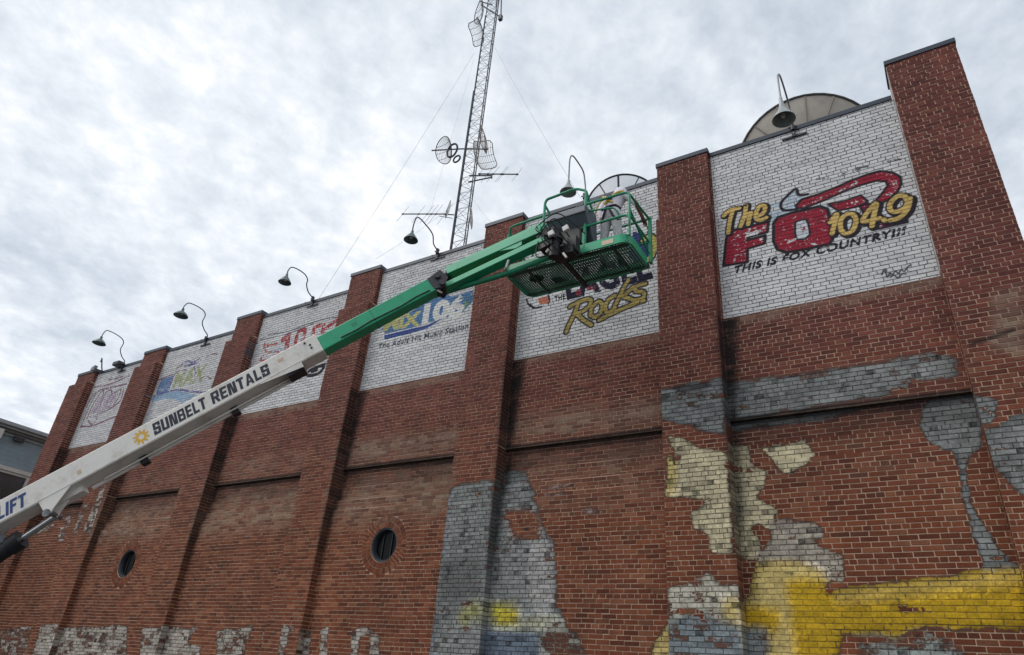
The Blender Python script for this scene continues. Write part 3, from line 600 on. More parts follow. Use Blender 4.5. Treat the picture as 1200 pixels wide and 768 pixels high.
# ------------------------------------------------------------------ the brick building
bld = empty('brick_building', (-10.5, 0, 0), 'long red brick building with tall piers, faded painted signs and worn mural paint', 'building')
CH, SL, JT = .0666, .2132, .0125                                 # course height, stretcher module, joint
BR = []                                                          # every brick: (front centre, half sizes, normal axis, parent key)
JR = random.Random(21)
def course_cells(x0, x1, ci, salt):
    header = (ci % 6 == 3); mod = SL/2 if header else SL; off = (SL/4 if header else (SL/2 if ci % 2 else 0)) + ((salt*37+ci*13) % 7)*.003
    k = math.floor((x0-off)/mod); out = []
    while off+k*mod < x1:
        a, b = max(x0, off+k*mod), min(x1, off+(k+1)*mod); k += 1
        if b-a > .035: out.append([a, b])
        elif out and b-a > 0 and a > x0: out[-1][1] = b
        elif b-a > 0: out.append([a, b])
    for q in range(len(out)-1):
        if abs(out[q][1]-out[q+1][0]) < 1e-6 and out[q][1]-out[q][0] > .07 and out[q+1][1]-out[q+1][0] > .07:
            e_ = JR.uniform(-.009,.009); out[q][1] += e_; out[q+1][0] += e_
    return out
def face_bricks(key, x0, x1, z0, z1, Y, salt, holes=(), slope=None):
    ci = int(round(z0/CH)); 
    while ci*CH < z1-.012:
        za, zb = ci*CH, min((ci+1)*CH, z1)
        segs = [(x0, x1)]
        for (hx, hz, hr) in holes:
            zm = (za+zb)/2
            if abs(zm-hz) < hr:
                hw = math.sqrt(hr*hr-(zm-hz)**2); segs = [s for (a, b) in segs for s in ((a, min(b, hx-hw)), (max(a, hx+hw), b)) if s[1]-s[0] > .02]
        for (a0, a1) in segs:
            for a, b in course_cells(a0, a1, ci, salt): BR.append((key, 'f', (a+b)/2, yrec((za+zb)/2+.001, int(key[1])) if Y is None else Y, (za+zb)/2, b-a-JT, zb-za-JT))
        ci += 1
def side_bricks(key, X, sgn, y0, y1, z0, z1):                    # returns of the piers (depth runs along y)
    ci = int(round(z0/CH))
    while ci*CH < z1-.012:
        za, zb = ci*CH, min((ci+1)*CH, z1)
        cells = [(y0, y1)] if (ci % 2 or y1-y0 < .15) else [(y0, (y0+y1)/2), ((y0+y1)/2, y1)]
        for a, b in cells: BR.append((key, 's%d' % sgn, X, (a+b)/2, (za+zb)/2, b-a-JT, zb-za-JT))
        ci += 1
PARTS = {}
IN = .005                                                       # mortar sits 5 mm behind the brick faces
w4, w2 = at(449.5,638.5,-.09), at(148,660.5,-.09); YW = -.09
WIN = {4: (w4.x, w4.z, .305), 2: (w2.x, w2.z, .32)}
for k in range(7):
    m = MB(); ztop = VC[k]-.09; x0, x1 = PL[k], PR[k]
    if k == 6:
        m.box(x0+IN, x1-IN, -D2+IN, .30, 0, ztop); zs = ztop
    else:
        zs = ZSH; m.box(x0+IN, x1-IN, -D2+IN, .30, 0, zs); m.box(x0+IN, x1-IN, -DT+IN, .298, zs, ztop)
    p = m.build('pier', M['mortar'], bld); PARTS['p%d'%k] = p
    face_bricks('p%d'%k, x0, x1, 0, zs, -D2, k)
    dd = REC if True else 0
    for sgn, X in ((1, x1), (-1, x0)):
        inner = 0.0
        if (sgn == 1 and k < 6) or (sgn == -1 and k > 0):
            side_bricks('p%d'%k, X, sgn, -D2, REC, 0, ZREC); side_bricks('p%d'%k, X, sgn, -D2, 0, ZREC+.02, zs)
        else: side_bricks('p%d'%k, X, sgn, -D2, .3, 0, zs)
        if k < 6: side_bricks('p%d'%k, X, sgn, -DT, .29, zs+.004, ztop)
    if k < 6: face_bricks('p%d'%k, x0, x1, zs, ztop, -DT, k)
for k in range(1, 7):
    x0, x1 = PR[k-1], PL[k]; zt = VP[k]-.085
    m = MB(); m.box(x0-.004, x1+.004, IN, .296, ZREC+.004, zt)
    p = m.build('sign_panel', M['mortar'], bld); PARTS['b%d'%k] = p
    p['label'] = {1:'white painted panel with faint pink script outlines', 2:'white painted panel with blue and green faded logo and pale blue swoosh', 3:'white painted panel with broken red numerals', 4:'white painted panel with yellow and white lettering on blue', 5:'white painted panel with dark block lettering over gold script', 6:'white painted panel with big red letters, yellow numerals and black slogan'}[k]
    face_bricks('b%d'%k, x0, x1, ZREC, zt, 0.0, k+11)
    m = MB()
    zt_ = ZREC
    for z0_, y_ in STEPS:
        y_ = yrec(z0_+.01, k); yf = y_+IN
        if z0_ > 0 or k not in WIN: m.box(x0-.003, x1+.003, yf, .294, z0_+(.003 if z0_ else 0), zt_)
        else:
            hx, hz, hr = WIN[k]; sq = .60; n = 32
            m.box(x0-.003, hx-sq, yf, .294, 0, zt_); m.box(hx+sq, x1+.003, yf, .294, 0, zt_); m.box(hx-sq, hx+sq, yf, .294, 0, hz-sq); m.box(hx-sq, hx+sq, yf, .294, hz+sq, zt_)
            C_ = []; S_ = []
            for j in range(n):
                a = 2*math.pi*j/n; c, s = math.cos(a), math.sin(a); q = sq/max(abs(c), abs(s)); C_.append((hx+c*hr, hz+s*hr)); S_.append((hx+c*q, hz+s*q))
            vs = [(x,yf,z) for x,z in C_]+[(x,yf,z) for x,z in S_]+[(x,.28,z) for x,z in C_]
            m.add(vs, [(j,(j+1)%n,n+(j+1)%n,n+j) for j in range(n)]+[(j,2*n+j,2*n+(j+1)%n,(j+1)%n) for j in range(n)])
        zt_ = z0_
    p = m.build('recessed_panel', M['mortar'], bld); PARTS['r%d'%k] = p
    face_bricks('r%d'%k, x0, x1, 0, ZREC, None, k+23, [(WIN[k][0], WIN[k][1], WIN[k][2]+.209)] if k in WIN else ())
# back volume, roof and end walls
m = MB(); m.box(-22.70, 1.42, .31, 16.0, 0.0, 9.2); m.build('roof_block', M['roofing'], bld)
m = MB(); m.box(1.42, 1.537, .301, 16.05, 0, 9.9); m.box(-22.82, -22.70, .301, 16.05, 0, 9.55); m.box(-22.69, 1.41, 16.01, 16.15, 0, 9.5); m.build('side_wall', M['mortar'], bld)

# brick meshes
def wav(x, z): return .0045*math.sin(x*1.1+z*.6)+.003*math.sin(x*2.9-z*1.7+1.3)+.002*math.sin(x*6.3+z*4.1)
def brick_geo(kind, x, y, z, ln, ht, rnd):
    if kind == 'f': z += wav(x, z)
    h, hz = ln/2, ht/2; pr = IN+.004; out = rnd.uniform(-.0012,.0022)+(.002 if rnd.random() < .05 else 0)
    j = lambda: rnd.uniform(-.0016,.0016); tw = rnd.uniform(-.0012,.0012)
    q = [(-h+j(),-hz+j()),(h+j(),-hz+j()),(h+j(),hz+j()),(-h+j(),hz+j())]
    if kind == 'f':
        F = [(x+a, y-out+(tw if a > 0 else -tw), z+b) for a, b in q]; B = [(x+a*1.002, y+pr, z+b) for a, b in q]
    else:
        s = 1 if kind == 's1' else -1; F = [(x+s*out, y+a*s, z+b) for a, b in q]; B = [(x-s*pr, y+a*s, z+b) for a, b in q]
    return F+B
BF = [(0,1,2,3),(1,0,4,5),(2,1,5,6),(3,2,6,7),(0,3,7,4)]
rnd = random.Random(3)
cand = []
for i, b in enumerate(BR):
    key, kind, x, y, z, ln, ht = b
    if kind != 'f': continue
    px, py, d = proj((x,y,z))
    if 12 < px < 1190 and 8 < py < 760 and d > 0: cand.append((ln*ht/(d*d), i))
cand.sort(reverse=True); single = set(i for _, i in cand[:300])
groups = {}
for i, b in enumerate(BR):
    if i not in single: groups.setdefault(b[0], []).append(b)
for key, lst in groups.items():
    V = []; F = []; T = []
    for (k_, kind, x, y, z, ln, ht) in lst:
        n0 = len(V); V += brick_geo(kind, x, y, z, ln, ht, rnd); F += [tuple(i+n0 for i in f) for f in BF]; T += [rnd.random()]*5
    if key[0] == 'r' and int(key[1]) in WIN:                    # two rings of header bricks round the porthole
        hx, hz, hr = WIN[int(key[1])]
        for ring, (r0, r1, n) in enumerate(((hr+.004, hr+.102, 34), (hr+.110, hr+.207, 44))):
            for j in range(n):
                a0 = 2*math.pi*(j+.07)/n; a1 = 2*math.pi*(j+.93)/n; n0 = len(V); yy = YW-rnd.uniform(-.001,.003)
                P = [(r0,a0),(r0,a1),(r1,a1),(r1,a0)]
                V += [(hx+r*math.cos(a), yy, hz+r*math.sin(a)) for r, a in P]+[(hx+r*math.cos(a), YW+IN+.004, hz+r*math.sin(a)) for r, a in P]
                F += [tuple(i+n0 for i in f) for f in BF]; T += [rnd.random()]*5
    par = PARTS[key]; off = wloc(par); me = bpy.data.meshes.new('brickwork'); me.from_pydata([(p[0]-off.x,p[1]-off.y,p[2]-off.z) for p in V], [], F)
    at_ = me.attributes.new('tint', 'FLOAT', 'FACE'); at_.data.foreach_set('value', T); me.materials.append(M['brick']); me.update()
    o = bpy.data.objects.new('brickwork', me); COL.objects.link(o); o.parent = par; o['kind'] = 'stuff'
# the 300 nearest bricks, each an object sharing one of four chipped brick meshes
protos = []
for v in range(4):
    c = .035
    q = [(-.5,-.5),(.5,-.5),(.5,.5),(-.5,.5)]; jj = lambda: rnd.uniform(-.008,.008)
    inn = [(a*(1-.03)+jj(), b*(1-.10)+jj()*3) for a, b in q]; mid_ = [(a+jj()*.6, b+jj()*2) for a, b in q]
    vs = [(a,-.5,b) for a, b in inn]+[(a,-.36,b) for a, b in mid_]+[(a,.5,b) for a, b in mid_]
    me = bpy.data.meshes.new('brick'); me.from_pydata(vs, [], [(0,1,2,3)]+[(i+4,(i+1)%4+4,(i+1)%4,i) for i in range(4)]+[(i+8,(i+1)%4+8,(i+1)%4+4,i+4) for i in range(4)]); me.materials.append(M['brick']); me.update(); protos.append(me)
TH = .016
for i in sorted(single):
    key, kind, x, y, z, ln, ht = BR[i]; o = bpy.data.objects.new('brick', protos[rnd.randrange(4)]); COL.objects.link(o); par = PARTS[key]; off = wloc(par); z += wav(x, z)
    o.parent = par; o.location = (x-off.x, y+TH/2-.001-rnd.uniform(-.001,.0015)-off.y, z-off.z); o.scale = (ln, TH, ht); o.rotation_euler = (0, rnd.uniform(-.003,.003), rnd.uniform(-.005,.005))
# coping
for k in range(7):
    m = MB(); d = DT if k < 6 else D2; z = VC[k]; e = .018
    m.box(PL[k]-e, PR[k]+e, -d-e, .33, z-.092, z); m.build('pier_cap', M['coping'], bld, bevel=.006)
for k in range(1,7):
    m = MB(); z = VP[k]; n = 3; x0, x1 = PR[k-1]+.02, PL[k]-.02
    if k < 6: x1 = PL[k]-.02
    m.box(x0, x1, -.022, .325, z-.088, z); m.build('coping', M['coping'], bld, bevel=.005)
    for j in range(1, 2):
        xs = x0+(x1-x0)*.5; mm = MB(); mm.box(xs-.03, xs+.03, -.0255, .328, z-.09, z+.003); mm.build('coping_joint', M['coping'], bld)
# porthole windows
for k, (hx, hz, hr) in WIN.items():
    m = MB(); prof = [(hr-.002,-.055),(hr-.03,-.055),(hr-.055,.0),(hr-.055,.05),(hr-.002,.05)]
    m.lathe((hx,YW+.075,hz), prof, 40, Vector((0,1,0))); f = m.build('round_window', M['steel_dark'], bld, smooth=True)
    m = MB(); m.lathe((hx,YW+.11,hz), [(0.001,0),(hr-.05,0),(hr-.05,.006),(0.001,.006)], 40, Vector((0,1,0))); m.build('pane', M['darkglass'], f)
    m = MB()
    for t in (-.33,.33): m.box(hx+t*hr-.007, hx+t*hr+.007, YW+.09, YW+.105, hz-hr*.85, hz+hr*.85)
    m.build('muntin', M['black'], f)
# stay bolts / small anchors in the wall
for px, py in ((1143.5,439.5),(1157,493),(281,556),(283,560)): 
    pass

# ------------------------------------------------------------------ gooseneck lamps
def lamp(base, pts, shade, label, silver=False):
    B = Vector(base); t = empty('gooseneck_lamp', B, label, 'lamp', 'gooseneck sign lamps along the parapet')
    m = MB(); m.box(B.x-.20, B.x+.20, -.028, -.003, B.z-.03, B.z+.005); m.box(B.x-.03, B.x+.03, -.05, -.02, B.z-.03, B.z+.17); m.build('wall_bracket', M['steel_dark'], t)
    P = [B+Vector((0, -.045, .02))]+[B+Vector((0, a, c)) for a, c in pts]
    m = MB(); m.tube(smooth_path(P, 7), .0155 if silver else .014, 8); m.build('gooseneck', M['galv'] if silver else M['lampdark'], t, smooth=True)
    m = MB(); m.tube([B+Vector((0,-.055,.10)), B+Vector((0,-.055,.22))], .035, 10); m.tube([B+Vector((-.07,-.055,.17)), B+Vector((.07,-.055,.17))], .013, 6); m.build('clamp', M['lampdark'], t, smooth=True)
    e = P[-1]; m = MB(); m.lathe(e, shade, 28, Vector((0,0,-1))); s = m.build('lamp_shade', M['lampsilver'] if silver else M['lampgreen'], t, smooth=True)
    m = MB(); hb = max(h for r, h in shade); m.lathe(e-Vector((0,0,hb-.10)), [(.001,-.05),(.028,-.045),(.045,0),(.03,.045),(.001,.055)], 14); m.build('bulb', M['trim'], s, smooth=True)
    return t
cone = [(.018,-.01),(.030,.0),(.034,.06),(.055,.085),(.10,.15),(.148,.225),(.155,.24),(.150,.242),(.05,.09),(.02,.07)]
flat = [(.018,-.01),(.034,.0),(.036,.07),(.07,.095),(.14,.15),(.185,.21),(.19,.225),(.182,.225),(.07,.11),(.02,.08)]
bell = [(.018,-.02),(.026,.0),(.034,.12),(.05,.22),(.085,.31),(.14,.40),(.172,.455),(.175,.47),(.168,.472),(.08,.32),(.02,.2)]
bell5 = [(.018,-.02),(.028,.0),(.036,.06),(.06,.12),(.10,.20),(.15,.27),(.158,.29),(.150,.29),(.06,.14),(.02,.09)]
def L_(i, base, pts, shade, lab, silver=False): lamp(base, pts, shade, lab, silver)
L_(1, (-20.395,0,9.475), [(-.03,.30),(-.16,.41),(-.28,.60),(-.27,.85),(-.44,.965),(-.83,.98),(-.915,.83),(-.92,.72)], flat, 'farthest left gooseneck lamp, above the sign with pale pink script')
b2 = at(241,404,0)
L_(2, (b2.x,0,b2.z), [(-.03,.26),(-.18,.38),(-.30,.55),(-.29,.80),(-.46,.90),(-.82,.88),(-.93,.74),(-.935,.64)], flat, 'gooseneck lamp above the blue and green faded sign')
L_(3, (-12.356,0,9.842), [(-.06,.17),(-.235,.265),(-.335,.42),(-.34,.55),(-.45,.64),(-.667,.65),(-.873,.597),(-.945,.47),(-.95,.35)], cone, 'gooseneck lamp above the sign with broken red numerals')
L_(4, (-8.517,0,10.127), [(-.035,.163),(-.21,.256),(-.29,.46),(-.527,.54),(-.836,.555),(-.925,.34),(-.93,.12)], cone, 'gooseneck lamp over the blue and yellow sign, left of the lattice mast')
L_(5, (-4.885,0,10.37), [(-.02,.35),(-.06,.55),(-.13,.72),(-.30,.77),(-.60,.76),(-.72,.58),(-.73,.12),(-.73,.03)], bell5, 'tall gooseneck lamp rising behind the green work platform', True)
L_(6, (-.938,0,10.428), [(.0,.30),(-.05,.66),(-.374,.785),(-.719,.75),(-.97,.50),(-1.06,.29),(-1.10,-.1),(-1.11,-.16)], bell, 'silver bell shaded gooseneck lamp over the big red lettered sign', True)
# small floodlight beside the leftmost pier
q = at(120,433,-.06); t = empty('floodlight', (q.x,q.y,q.z), 'small broken floodlight on bent arms beside the leftmost pier cap', 'floodlight')
m = MB(); m.tube([(q.x,-.02,q.z-.1),(q.x,-.10,q.z+.05),(q.x+.12,-.25,q.z+.28)], .018, 6); m.tube([(q.x,-.02,q.z-.05),(q.x-.25,-.18,q.z+.02)], .018, 6); m.tube([(q.x+.12,-.25,q.z+.28),(q.x+.2,-.28,q.z+.12)], .018, 6); m.build('bracket', M['steel_dark'], t)
m = MB(); m.prism([Vector((q.x-.42,-.22,q.z-.02)),Vector((q.x-.22,-.22,q.z-.06)),Vector((q.x-.20,-.22,q.z+.12)),Vector((q.x-.38,-.22,q.z+.08))], (0,.10,0)); m.build('lamp_head', M['galv'], t, bevel=.01)
q = at(139,427,-.1); m = MB(); m.obox(q, Vector((1,0,0)), Vector((0,1,0)), Vector((0,0,1)), .34, .22, .13)
m.obox(q+Vector((.2,.03,-.02)), Vector((1,0,0)), Vector((0,1,0)), Vector((0,0,1)), .12, .06, .05)
rec(m.build('junction_box', M['steel_dark'], None, bevel=.03, loc=q), 'small dark box on the parapet left of the farthest lamp', 'box')

# ------------------------------------------------------------------ rooftop dishes
VIEW = lambda c: (Vector(c)-CAM).normalized()
def dish_frame(c, ax):
    ax = ax.normalized(); u = Vector((1,0,0))-ax*ax.x; u.normalize(); return ax, u, ax.cross(u)
c = at(949,195,2.2); t = empty('satellite_dish', (c.x,c.y,9.2), 'large solid grey satellite dish seen from behind above the big red lettered sign', 'satellite dish')
ax, u, v = dish_frame(c, Vector((-.10,.80,.60))); RD = 1.40
n = 48; prof = []; nr = 8
m = MB(); vs = []; fs = []
for i in range(nr+1):
    r = RD*i/nr if i else .02; h = .42*(r/RD)**2-.42
    for j in range(n): a = 2*math.pi*j/n; vs.append(c+ax*h+u*(r*math.cos(a))+v*(r*math.sin(a)))
fs = [(i*n+j,i*n+(j+1)%n,(i+1)*n+(j+1)%n,(i+1)*n+j) for i in range(nr) for j in range(n)]
m.add(vs, fs); vs2 = [p+ax*.03 for p in vs]; m.add(vs2, [tuple(reversed(f)) for f in fs]); m.build('reflector', M['dish'], t, smooth=True)
m = MB(); m.tube([c+ax*.0+u*(RD*math.cos(2*math.pi*j/48))+v*(RD*math.sin(2*math.pi*j/48)) for j in range(48)], .028, 6, closed=True); m.build('rim', M['dishrim'], t, smooth=True)
for j in range(16):
    a = 2*math.pi*(j+.35)/16; e = u*math.cos(a)+v*math.sin(a); pts = [c+ax*(.42*(s*s)-.42-.012)+e*(RD*s) for s in (.12,.3,.5,.7,.85,.98)]
    m = MB(); m.tube(pts, .016, 5); m.build('rib', M['dishrib'], t, smooth=True)
m = MB(); m.tube([c-ax*.45, c-ax*.7], .16, 12); m.tube([c-ax*.6, Vector((c.x,c.y-.2,10.9)), Vector((c.x,c.y-.1,9.2))], .08, 10); m.build('mount', M['galv'], t, smooth=True)
c = at(731,253,2.1); t = empty('mesh_satellite_dish', (c.x,c.y,9.2), 'dark framed wire mesh satellite dish behind the painter on the platform', 'satellite dish')
ax, u, v = dish_frame(c, Vector((-.12,.78,.62))); RD = .93
def rp(a, s, lift=0): e = u*math.cos(a)+v*math.sin(a); return c+ax*(.30*s*s-.30+lift)+e*(RD*s)
m = MB(); m.tube([rp(2*math.pi*j/56,1) for j in range(56)], .022, 6, closed=True); m.build('rim', M['steel_dark'], t, smooth=True)
m = MB(); m.tube([rp(2*math.pi*j/48,.52) for j in range(48)], .014, 6, closed=True); m.build('inner_ring', M['steel_dark'], t, smooth=True)
NR = 12
for j in range(NR):
    a = 2*math.pi*(j+.22)/NR; m = MB(); m.tube([rp(a,s) for s in (.05,.3,.52,.76,1)], .014 if j % 3 else .024, 6); m.build('rib', M['steel_dark'], t, smooth=True)
for j in range(NR):
    if j in (2,): continue
    m = MB(); a0 = 2*math.pi*(j+.22)/NR; vs = []; K = 6; SS = (.1,.3,.52,.76,1)
    for s in SS:
        for i in range(K+1): vs.append(rp(a0+2*math.pi/NR*i/K, s, .004))
    m.add(vs, [(p*(K+1)+i,p*(K+1)+i+1,(p+1)*(K+1)+i+1,(p+1)*(K+1)+i) for p in range(len(SS)-1) for i in range(K)]); m.build('mesh_panel', M['dishmesh'], t, fix=False)
m = MB(); m.tube([rp(2.2,.7), rp(2.2,.7)-ax*.35, Vector((c.x,c.y-.2,9.2))], .04, 8); m.tube([rp(.9,.7), c-ax*.4], .03, 6); m.build('mount', M['steel_dark'], t)

# ------------------------------------------------------------------ lattice mast with aerials
TY = 7.0; ZB = 9.2; tb = at(539.5,290,TY); Xc, Yc = tb.x, TY; tw = .56
t = empty('antenna_mast', (Xc,Yc,ZB), 'tall guyed lattice radio mast with grid dishes and yagi aerials behind the roof', 'antenna mast')
ZT = 32.5
legs = [Vector((Xc-tw/2,Yc-.16,0)), Vector((Xc+tw/2,Yc-.16,0)), Vector((Xc,Yc+.32,0))]
for i, l in enumerate(legs):
    m = MB(); m.tube([l+Vector((0,0,ZB)), l+Vector((0,0,ZT))], .022, 6); m.build('mast_leg', M['towersteel'], t)
m = MB(); m.tube([legs[0]+Vector((-.05,-.02,ZB)), legs[0]+Vector((-.05,-.02,25))], .032, 6); m.tube([legs[0]+Vector((.02,-.06,ZB)), legs[0]+Vector((.02,-.06,30))], .022, 6); m.build('feed_cable', M['steel_dark'], t)
m = MB(); z = ZB; i = 0; st = .40
while z < ZT-st:
    for a in range(3):
        p, q = legs[a], legs[(a+1)%3]
        if i % 2: p, q = q, p
        m.tube([p+Vector((0,0,z)), q+Vector((0,0,z+st))], .0085, 3, cap=False); m.tube([p+Vector((0,0,z)), q+Vector((0,0,z))], .007, 3, cap=False)
    z += st; i += 1
o = m.build('lattice', M['towersteel'], t, fix=False); 
def grid_dish(c, ax, w_, h_, curve, oval=True, ncol=9, col='galv'):
    ax, u, v = dish_frame(Vector(c), Vector(ax)); c = Vector(c); m = MB()
    def P(a, b): return c+u*(a*w_/2)+v*(b*h_/2)+ax*(curve*(a*a+.6*b*b))
    m.tube([P(math.cos(2*math.pi*j/28)*(1 if oval else 1), math.sin(2*math.pi*j/28)) if oval else P(max(-1,min(1,1.25*math.cos(2*math.pi*j/28))), max(-1,min(1,1.25*math.sin(2*math.pi*j/28)))) for j in range(28)], .020, 4, closed=True)
    f = m.build('grid_dish', M[col], t); m = MB()
    for k in range(-ncol, ncol+1):
        a = k/(ncol+1.0); e = math.sqrt(max(0,1-a*a)) if oval else 1
        m.tube([P(a, s*e) for s in (-1,-.6,-.2,.2,.6,1)], .0085, 3, cap=False)
    for b in (-.5,0,.5): e = math.sqrt(1-b*b) if oval else 1; m.tube([P(s*e, b) for s in (-1,-.5,0,.5,1)], .010, 3, cap=False)
    m.build('grid_wires', M[col], f, fix=False); return c, ax, u, v
def pz(px, py): q = at(px, py, TY); return q
q = pz(530,177); c0, a0, *_ = grid_dish(q+Vector((-.15,-.1,0)), (-.30,-.80,-.45), 1.1, 1.15, .25, True, 8, 'towersteel')
m = MB(); m.tube([q+Vector((-.9,-.3,.15)), q+Vector((.5,0,-.1)), pz(572,175)], .03, 6); m.build('dish_arm', M['towersteel'], t)
m = MB(); cc = pz(534,181); m.tube([cc+Vector((.26*math.cos(a),-.25,.36*math.sin(a))) for a in [2*math.pi*j/20 for j in range(20)]], .045, 6, closed=True); cc = pz(538.5,190); m.tube([cc+Vector((.17*math.cos(a),-.2,.17*math.sin(a))) for a in [2*math.pi*j/16 for j in range(16)]], .04, 6, closed=True); m.build('cable_coil', M['steel_dark'], t, smooth=True)
q = pz(562,164); grid_dish(q, (.85,.35,.2), .7, 1.25, .25, True, 5, 'dishrib'); q = pz(563,184); grid_dish(q, (.80,-.30,-.2), .95, 1.15, .28, False, 6, 'dishrib')
q = pz(527,246); grid_dish(q, (-.6,-.7,.1), .45, .9, .1, True, 6, 'trim')
q = pz(543,252); grid_dish(q+Vector((.1,.3,0)), (.8,.5,.1), .45, .9, .1, True, 5, 'trim')
q = pz(563,38); grid_dish(q, (-.35,-.75,-.6), .8, 1.15, .22, False, 6, 'towersteel')
q = pz(566,14); grid_dish(q, (-.6,-.7,-.2), 1.3, 1.1, .25, True, 6, 'towersteel')
def yagi(p0, p1, els, hl):
    p0, p1 = Vector(p0), Vector(p1); d = (p1-p0).normalized(); m = MB(); m.tube([p0,p1], .026, 6); b = m.build('yagi_aerial', M['towersteel'], t); side = Vector((.12,.25,1)).normalized(); side = (side-d*side.dot(d)).normalized()
    for s in els:
        c_ = p0.lerp(p1, s); e = MB(); e.tube([c_-side*hl*(.75+.25*s), c_+side*hl*(.75+.25*s)], .0075, 4); e.build('element', M['galv'], b); k = MB(); k.obox(c_, d, side, d.cross(side), .09, .05, .06)
        k.build('element_clamp', M['steel_dark'], b)
yagi(pz(472,251), pz(522,251), (.0,.38,.58,.68,.78,.99), .62)
m = MB(); m.tube([pz(518,251), pz(532,252)], .024, 6); m.tube([pz(515,253.5), pz(530,256)], .014, 5); m.tube([pz(550,206), pz(576,206)], .030, 6); m.tube([pz(549,213.5), pz(576,208)], .03, 6); m.tube([pz(576,204), pz(576,209)], .035, 6); m.build('aerial_bracket', M['towersteel'], t)
yagi(pz(607,204.5), pz(561,204), (.02,.37,.42,.62,.76,.98), .55)
m = MB(); m.tube([pz(564,6), pz(575,13), pz(586,20)], .035, 6); m.tube([pz(587,23), pz(588,-25)], .03, 6); m.obox(pz(586.5,21), Vector((1,0,0)), Vector((0,1,0)), Vector((0,0,1)), .16,.16,.32); m.tube([pz(581,8), pz(583,-20)], .02, 5); m.tube([pz(563,2), pz(577,6)], .03, 5); m.build('top_aerial', M['towersteel'], t)
def guy(a, b, r=.005):
    m = MB(); a, b = Vector(a), Vector(b); m.tube([a.lerp(b, s)-Vector((0,0,.5*s*(1-s))) for s in (0,.25,.5,.75,1)], r, 4); m.build('guy_wire', M['galv'], t, fix=False)
top = pz(556,62); guy(top, at(366,362,1.2)); guy(pz(580,56), at(688,245,2.0), .005); guy(pz(555,70), at(500,262,4.0), .0035); guy(pz(536,236), at(440,304,4), .0035); guy(pz(553,232), at(600,284,3), .0035)

# ------------------------------------------------------------------ blue-grey house at the left
HX = -26.0; h = empty('blue_house', (HX-2,2,0), 'blue grey sided house with white trimmed windows beyond the left end', 'house')
m = MB(); m.box(HX-7, HX, -6, 12, 0, atx(0,508,HX).z+.2); m.build('wall', M['siding'], h)
for j in range(7):
    z0 = 7.14+j*.15; m = MB(); m.prism([Vector((HX+.002,-6,z0)),Vector((HX+.010,-6,z0)),Vector((HX+.006,-6,z0+.168)),Vector((HX+.002,-6,z0+.168))], (0,18,0)); m.build('siding_board', M['siding'], h)
zA, zB = atx(0,508,HX).z, atx(0,490,HX+.36).z
m = MB(); m.box(HX, HX+.27, -6, 12, zA+.20, zA+.24); m.build('soffit', M['fasciametal'], h)
m = MB(); m.box(HX+.27, HX+.30, -6, 12, zA+.17, zB-.05); m.build('fascia', M['fasciametal'], h)
m = MB(); m.box(HX+.303, HX+.40, -6, 12, zB-.13, zB); m.build('gutter', M['fasciametal'], h, bevel=.02)
m = MB(); m.box(HX+.001, HX+.06, -6, 12, zA, zA+.07); m.box(HX+.001, HX+.11, -6, 12, zA+.11, zA+.196); m.build('moulding', M['fasciametal'], h)
m = MB(); m.add([(HX+.36,-6,zB-.01),(HX+.36,12,zB-.01),(HX-3.5,12,zB+.5),(HX-3.5,-6,zB+.5)], [(0,1,2,3)]); m.add([(HX-7.4,-6,zB-.01),(HX-7.4,12,zB-.01),(HX-3.5,12,zB+.5),(HX-3.5,-6,zB+.5)], [(3,2,1,0)]); m.build('roof', M['roofing'], h)
q = atx(22,515.5,HX+.10); m = MB(); m.box(HX+.07, HX+.16, q.y-.16, q.y+.16, q.z-.07, q.z+.07); m.build('vent', M['steel_dark'], h)
q = atx(0,507,HX+.2); m = MB(); m.box(HX+.1, HX+.3, q.y-.12, q.y+.06, q.z-.2, q.z+.12); m.build('eave_bracket', M['trim'], h)
m = MB(); m.box(HX+.003, HX+.10, -6, 12, 6.98, 7.11); m.box(HX+.003, HX+.06, -6, 12, 6.90, 6.978); m.build('head_trim', M['trim'], h)
for y0 in (-1.25, 1.28, 3.8):
    m = MB(); W_ = 2.2; z0, z1 = 5.2, 6.895
    m.box(HX+.002, HX+.09, y0-.16, y0, z0, z1); m.box(HX+.002, HX+.09, y0+W_, y0+W_+.16, z0, z1); m.box(HX+.002, HX+.08, y0, y0+W_, z0, z0+.12); m.box(HX+.002, HX+.06, y0, y0+W_, 6.03, 6.08)
    f = m.build('window', M['trim'], h); m = MB(); m.box(HX+.003, HX+.02, y0+.003, y0+W_-.003, z0+.123, z1-.003); m.build('pane', M['glass'], f)

# ------------------------------------------------------------------ boom lift
A = Vector((-6.321,-2.3,7.534))                                # knuckle between boom and jib
def atd(px, py, dep): d = ray(px, py); return CAM+d*dep          # ray() has unit depth along the lens axis
B0 = atd(0, 607, 9.5); D = (A-B0).normalized(); B1 = B0-D*3.2
SD = D.cross(Vector((0,0,1))).normalized(); UP = SD.cross(D)     # SD points towards the viewer's side
if SD.dot(CAM-A) < 0: SD = -SD
base = Vector((B1.x, B1.y, 0))
bl = empty('boom_lift', base, 'white and green telescopic boom lift reaching up across the brick wall', 'boom lift')
WH, WW, GH_, GW = .335, .29, .265, .225
def par(px, py):                                                # distance along the boom axis whose image x matches
    lo, hi = -3.0, (A-B0).length+1
    for _ in range(50):
        mid = (lo+hi)/2
        if proj(B0+D*mid+SD*(WW/2))[0] < px: lo = mid
        else: hi = mid
    return lo
sW = par(374,405); sK = (A-B0).length
m = MB(); m.obox((B1+B0+D*sW)/2, D, SD, UP, (B0+D*sW-B1).length, WW, WH); whitebox = m.build('boom_section', M['white'], bl, bevel=.012)
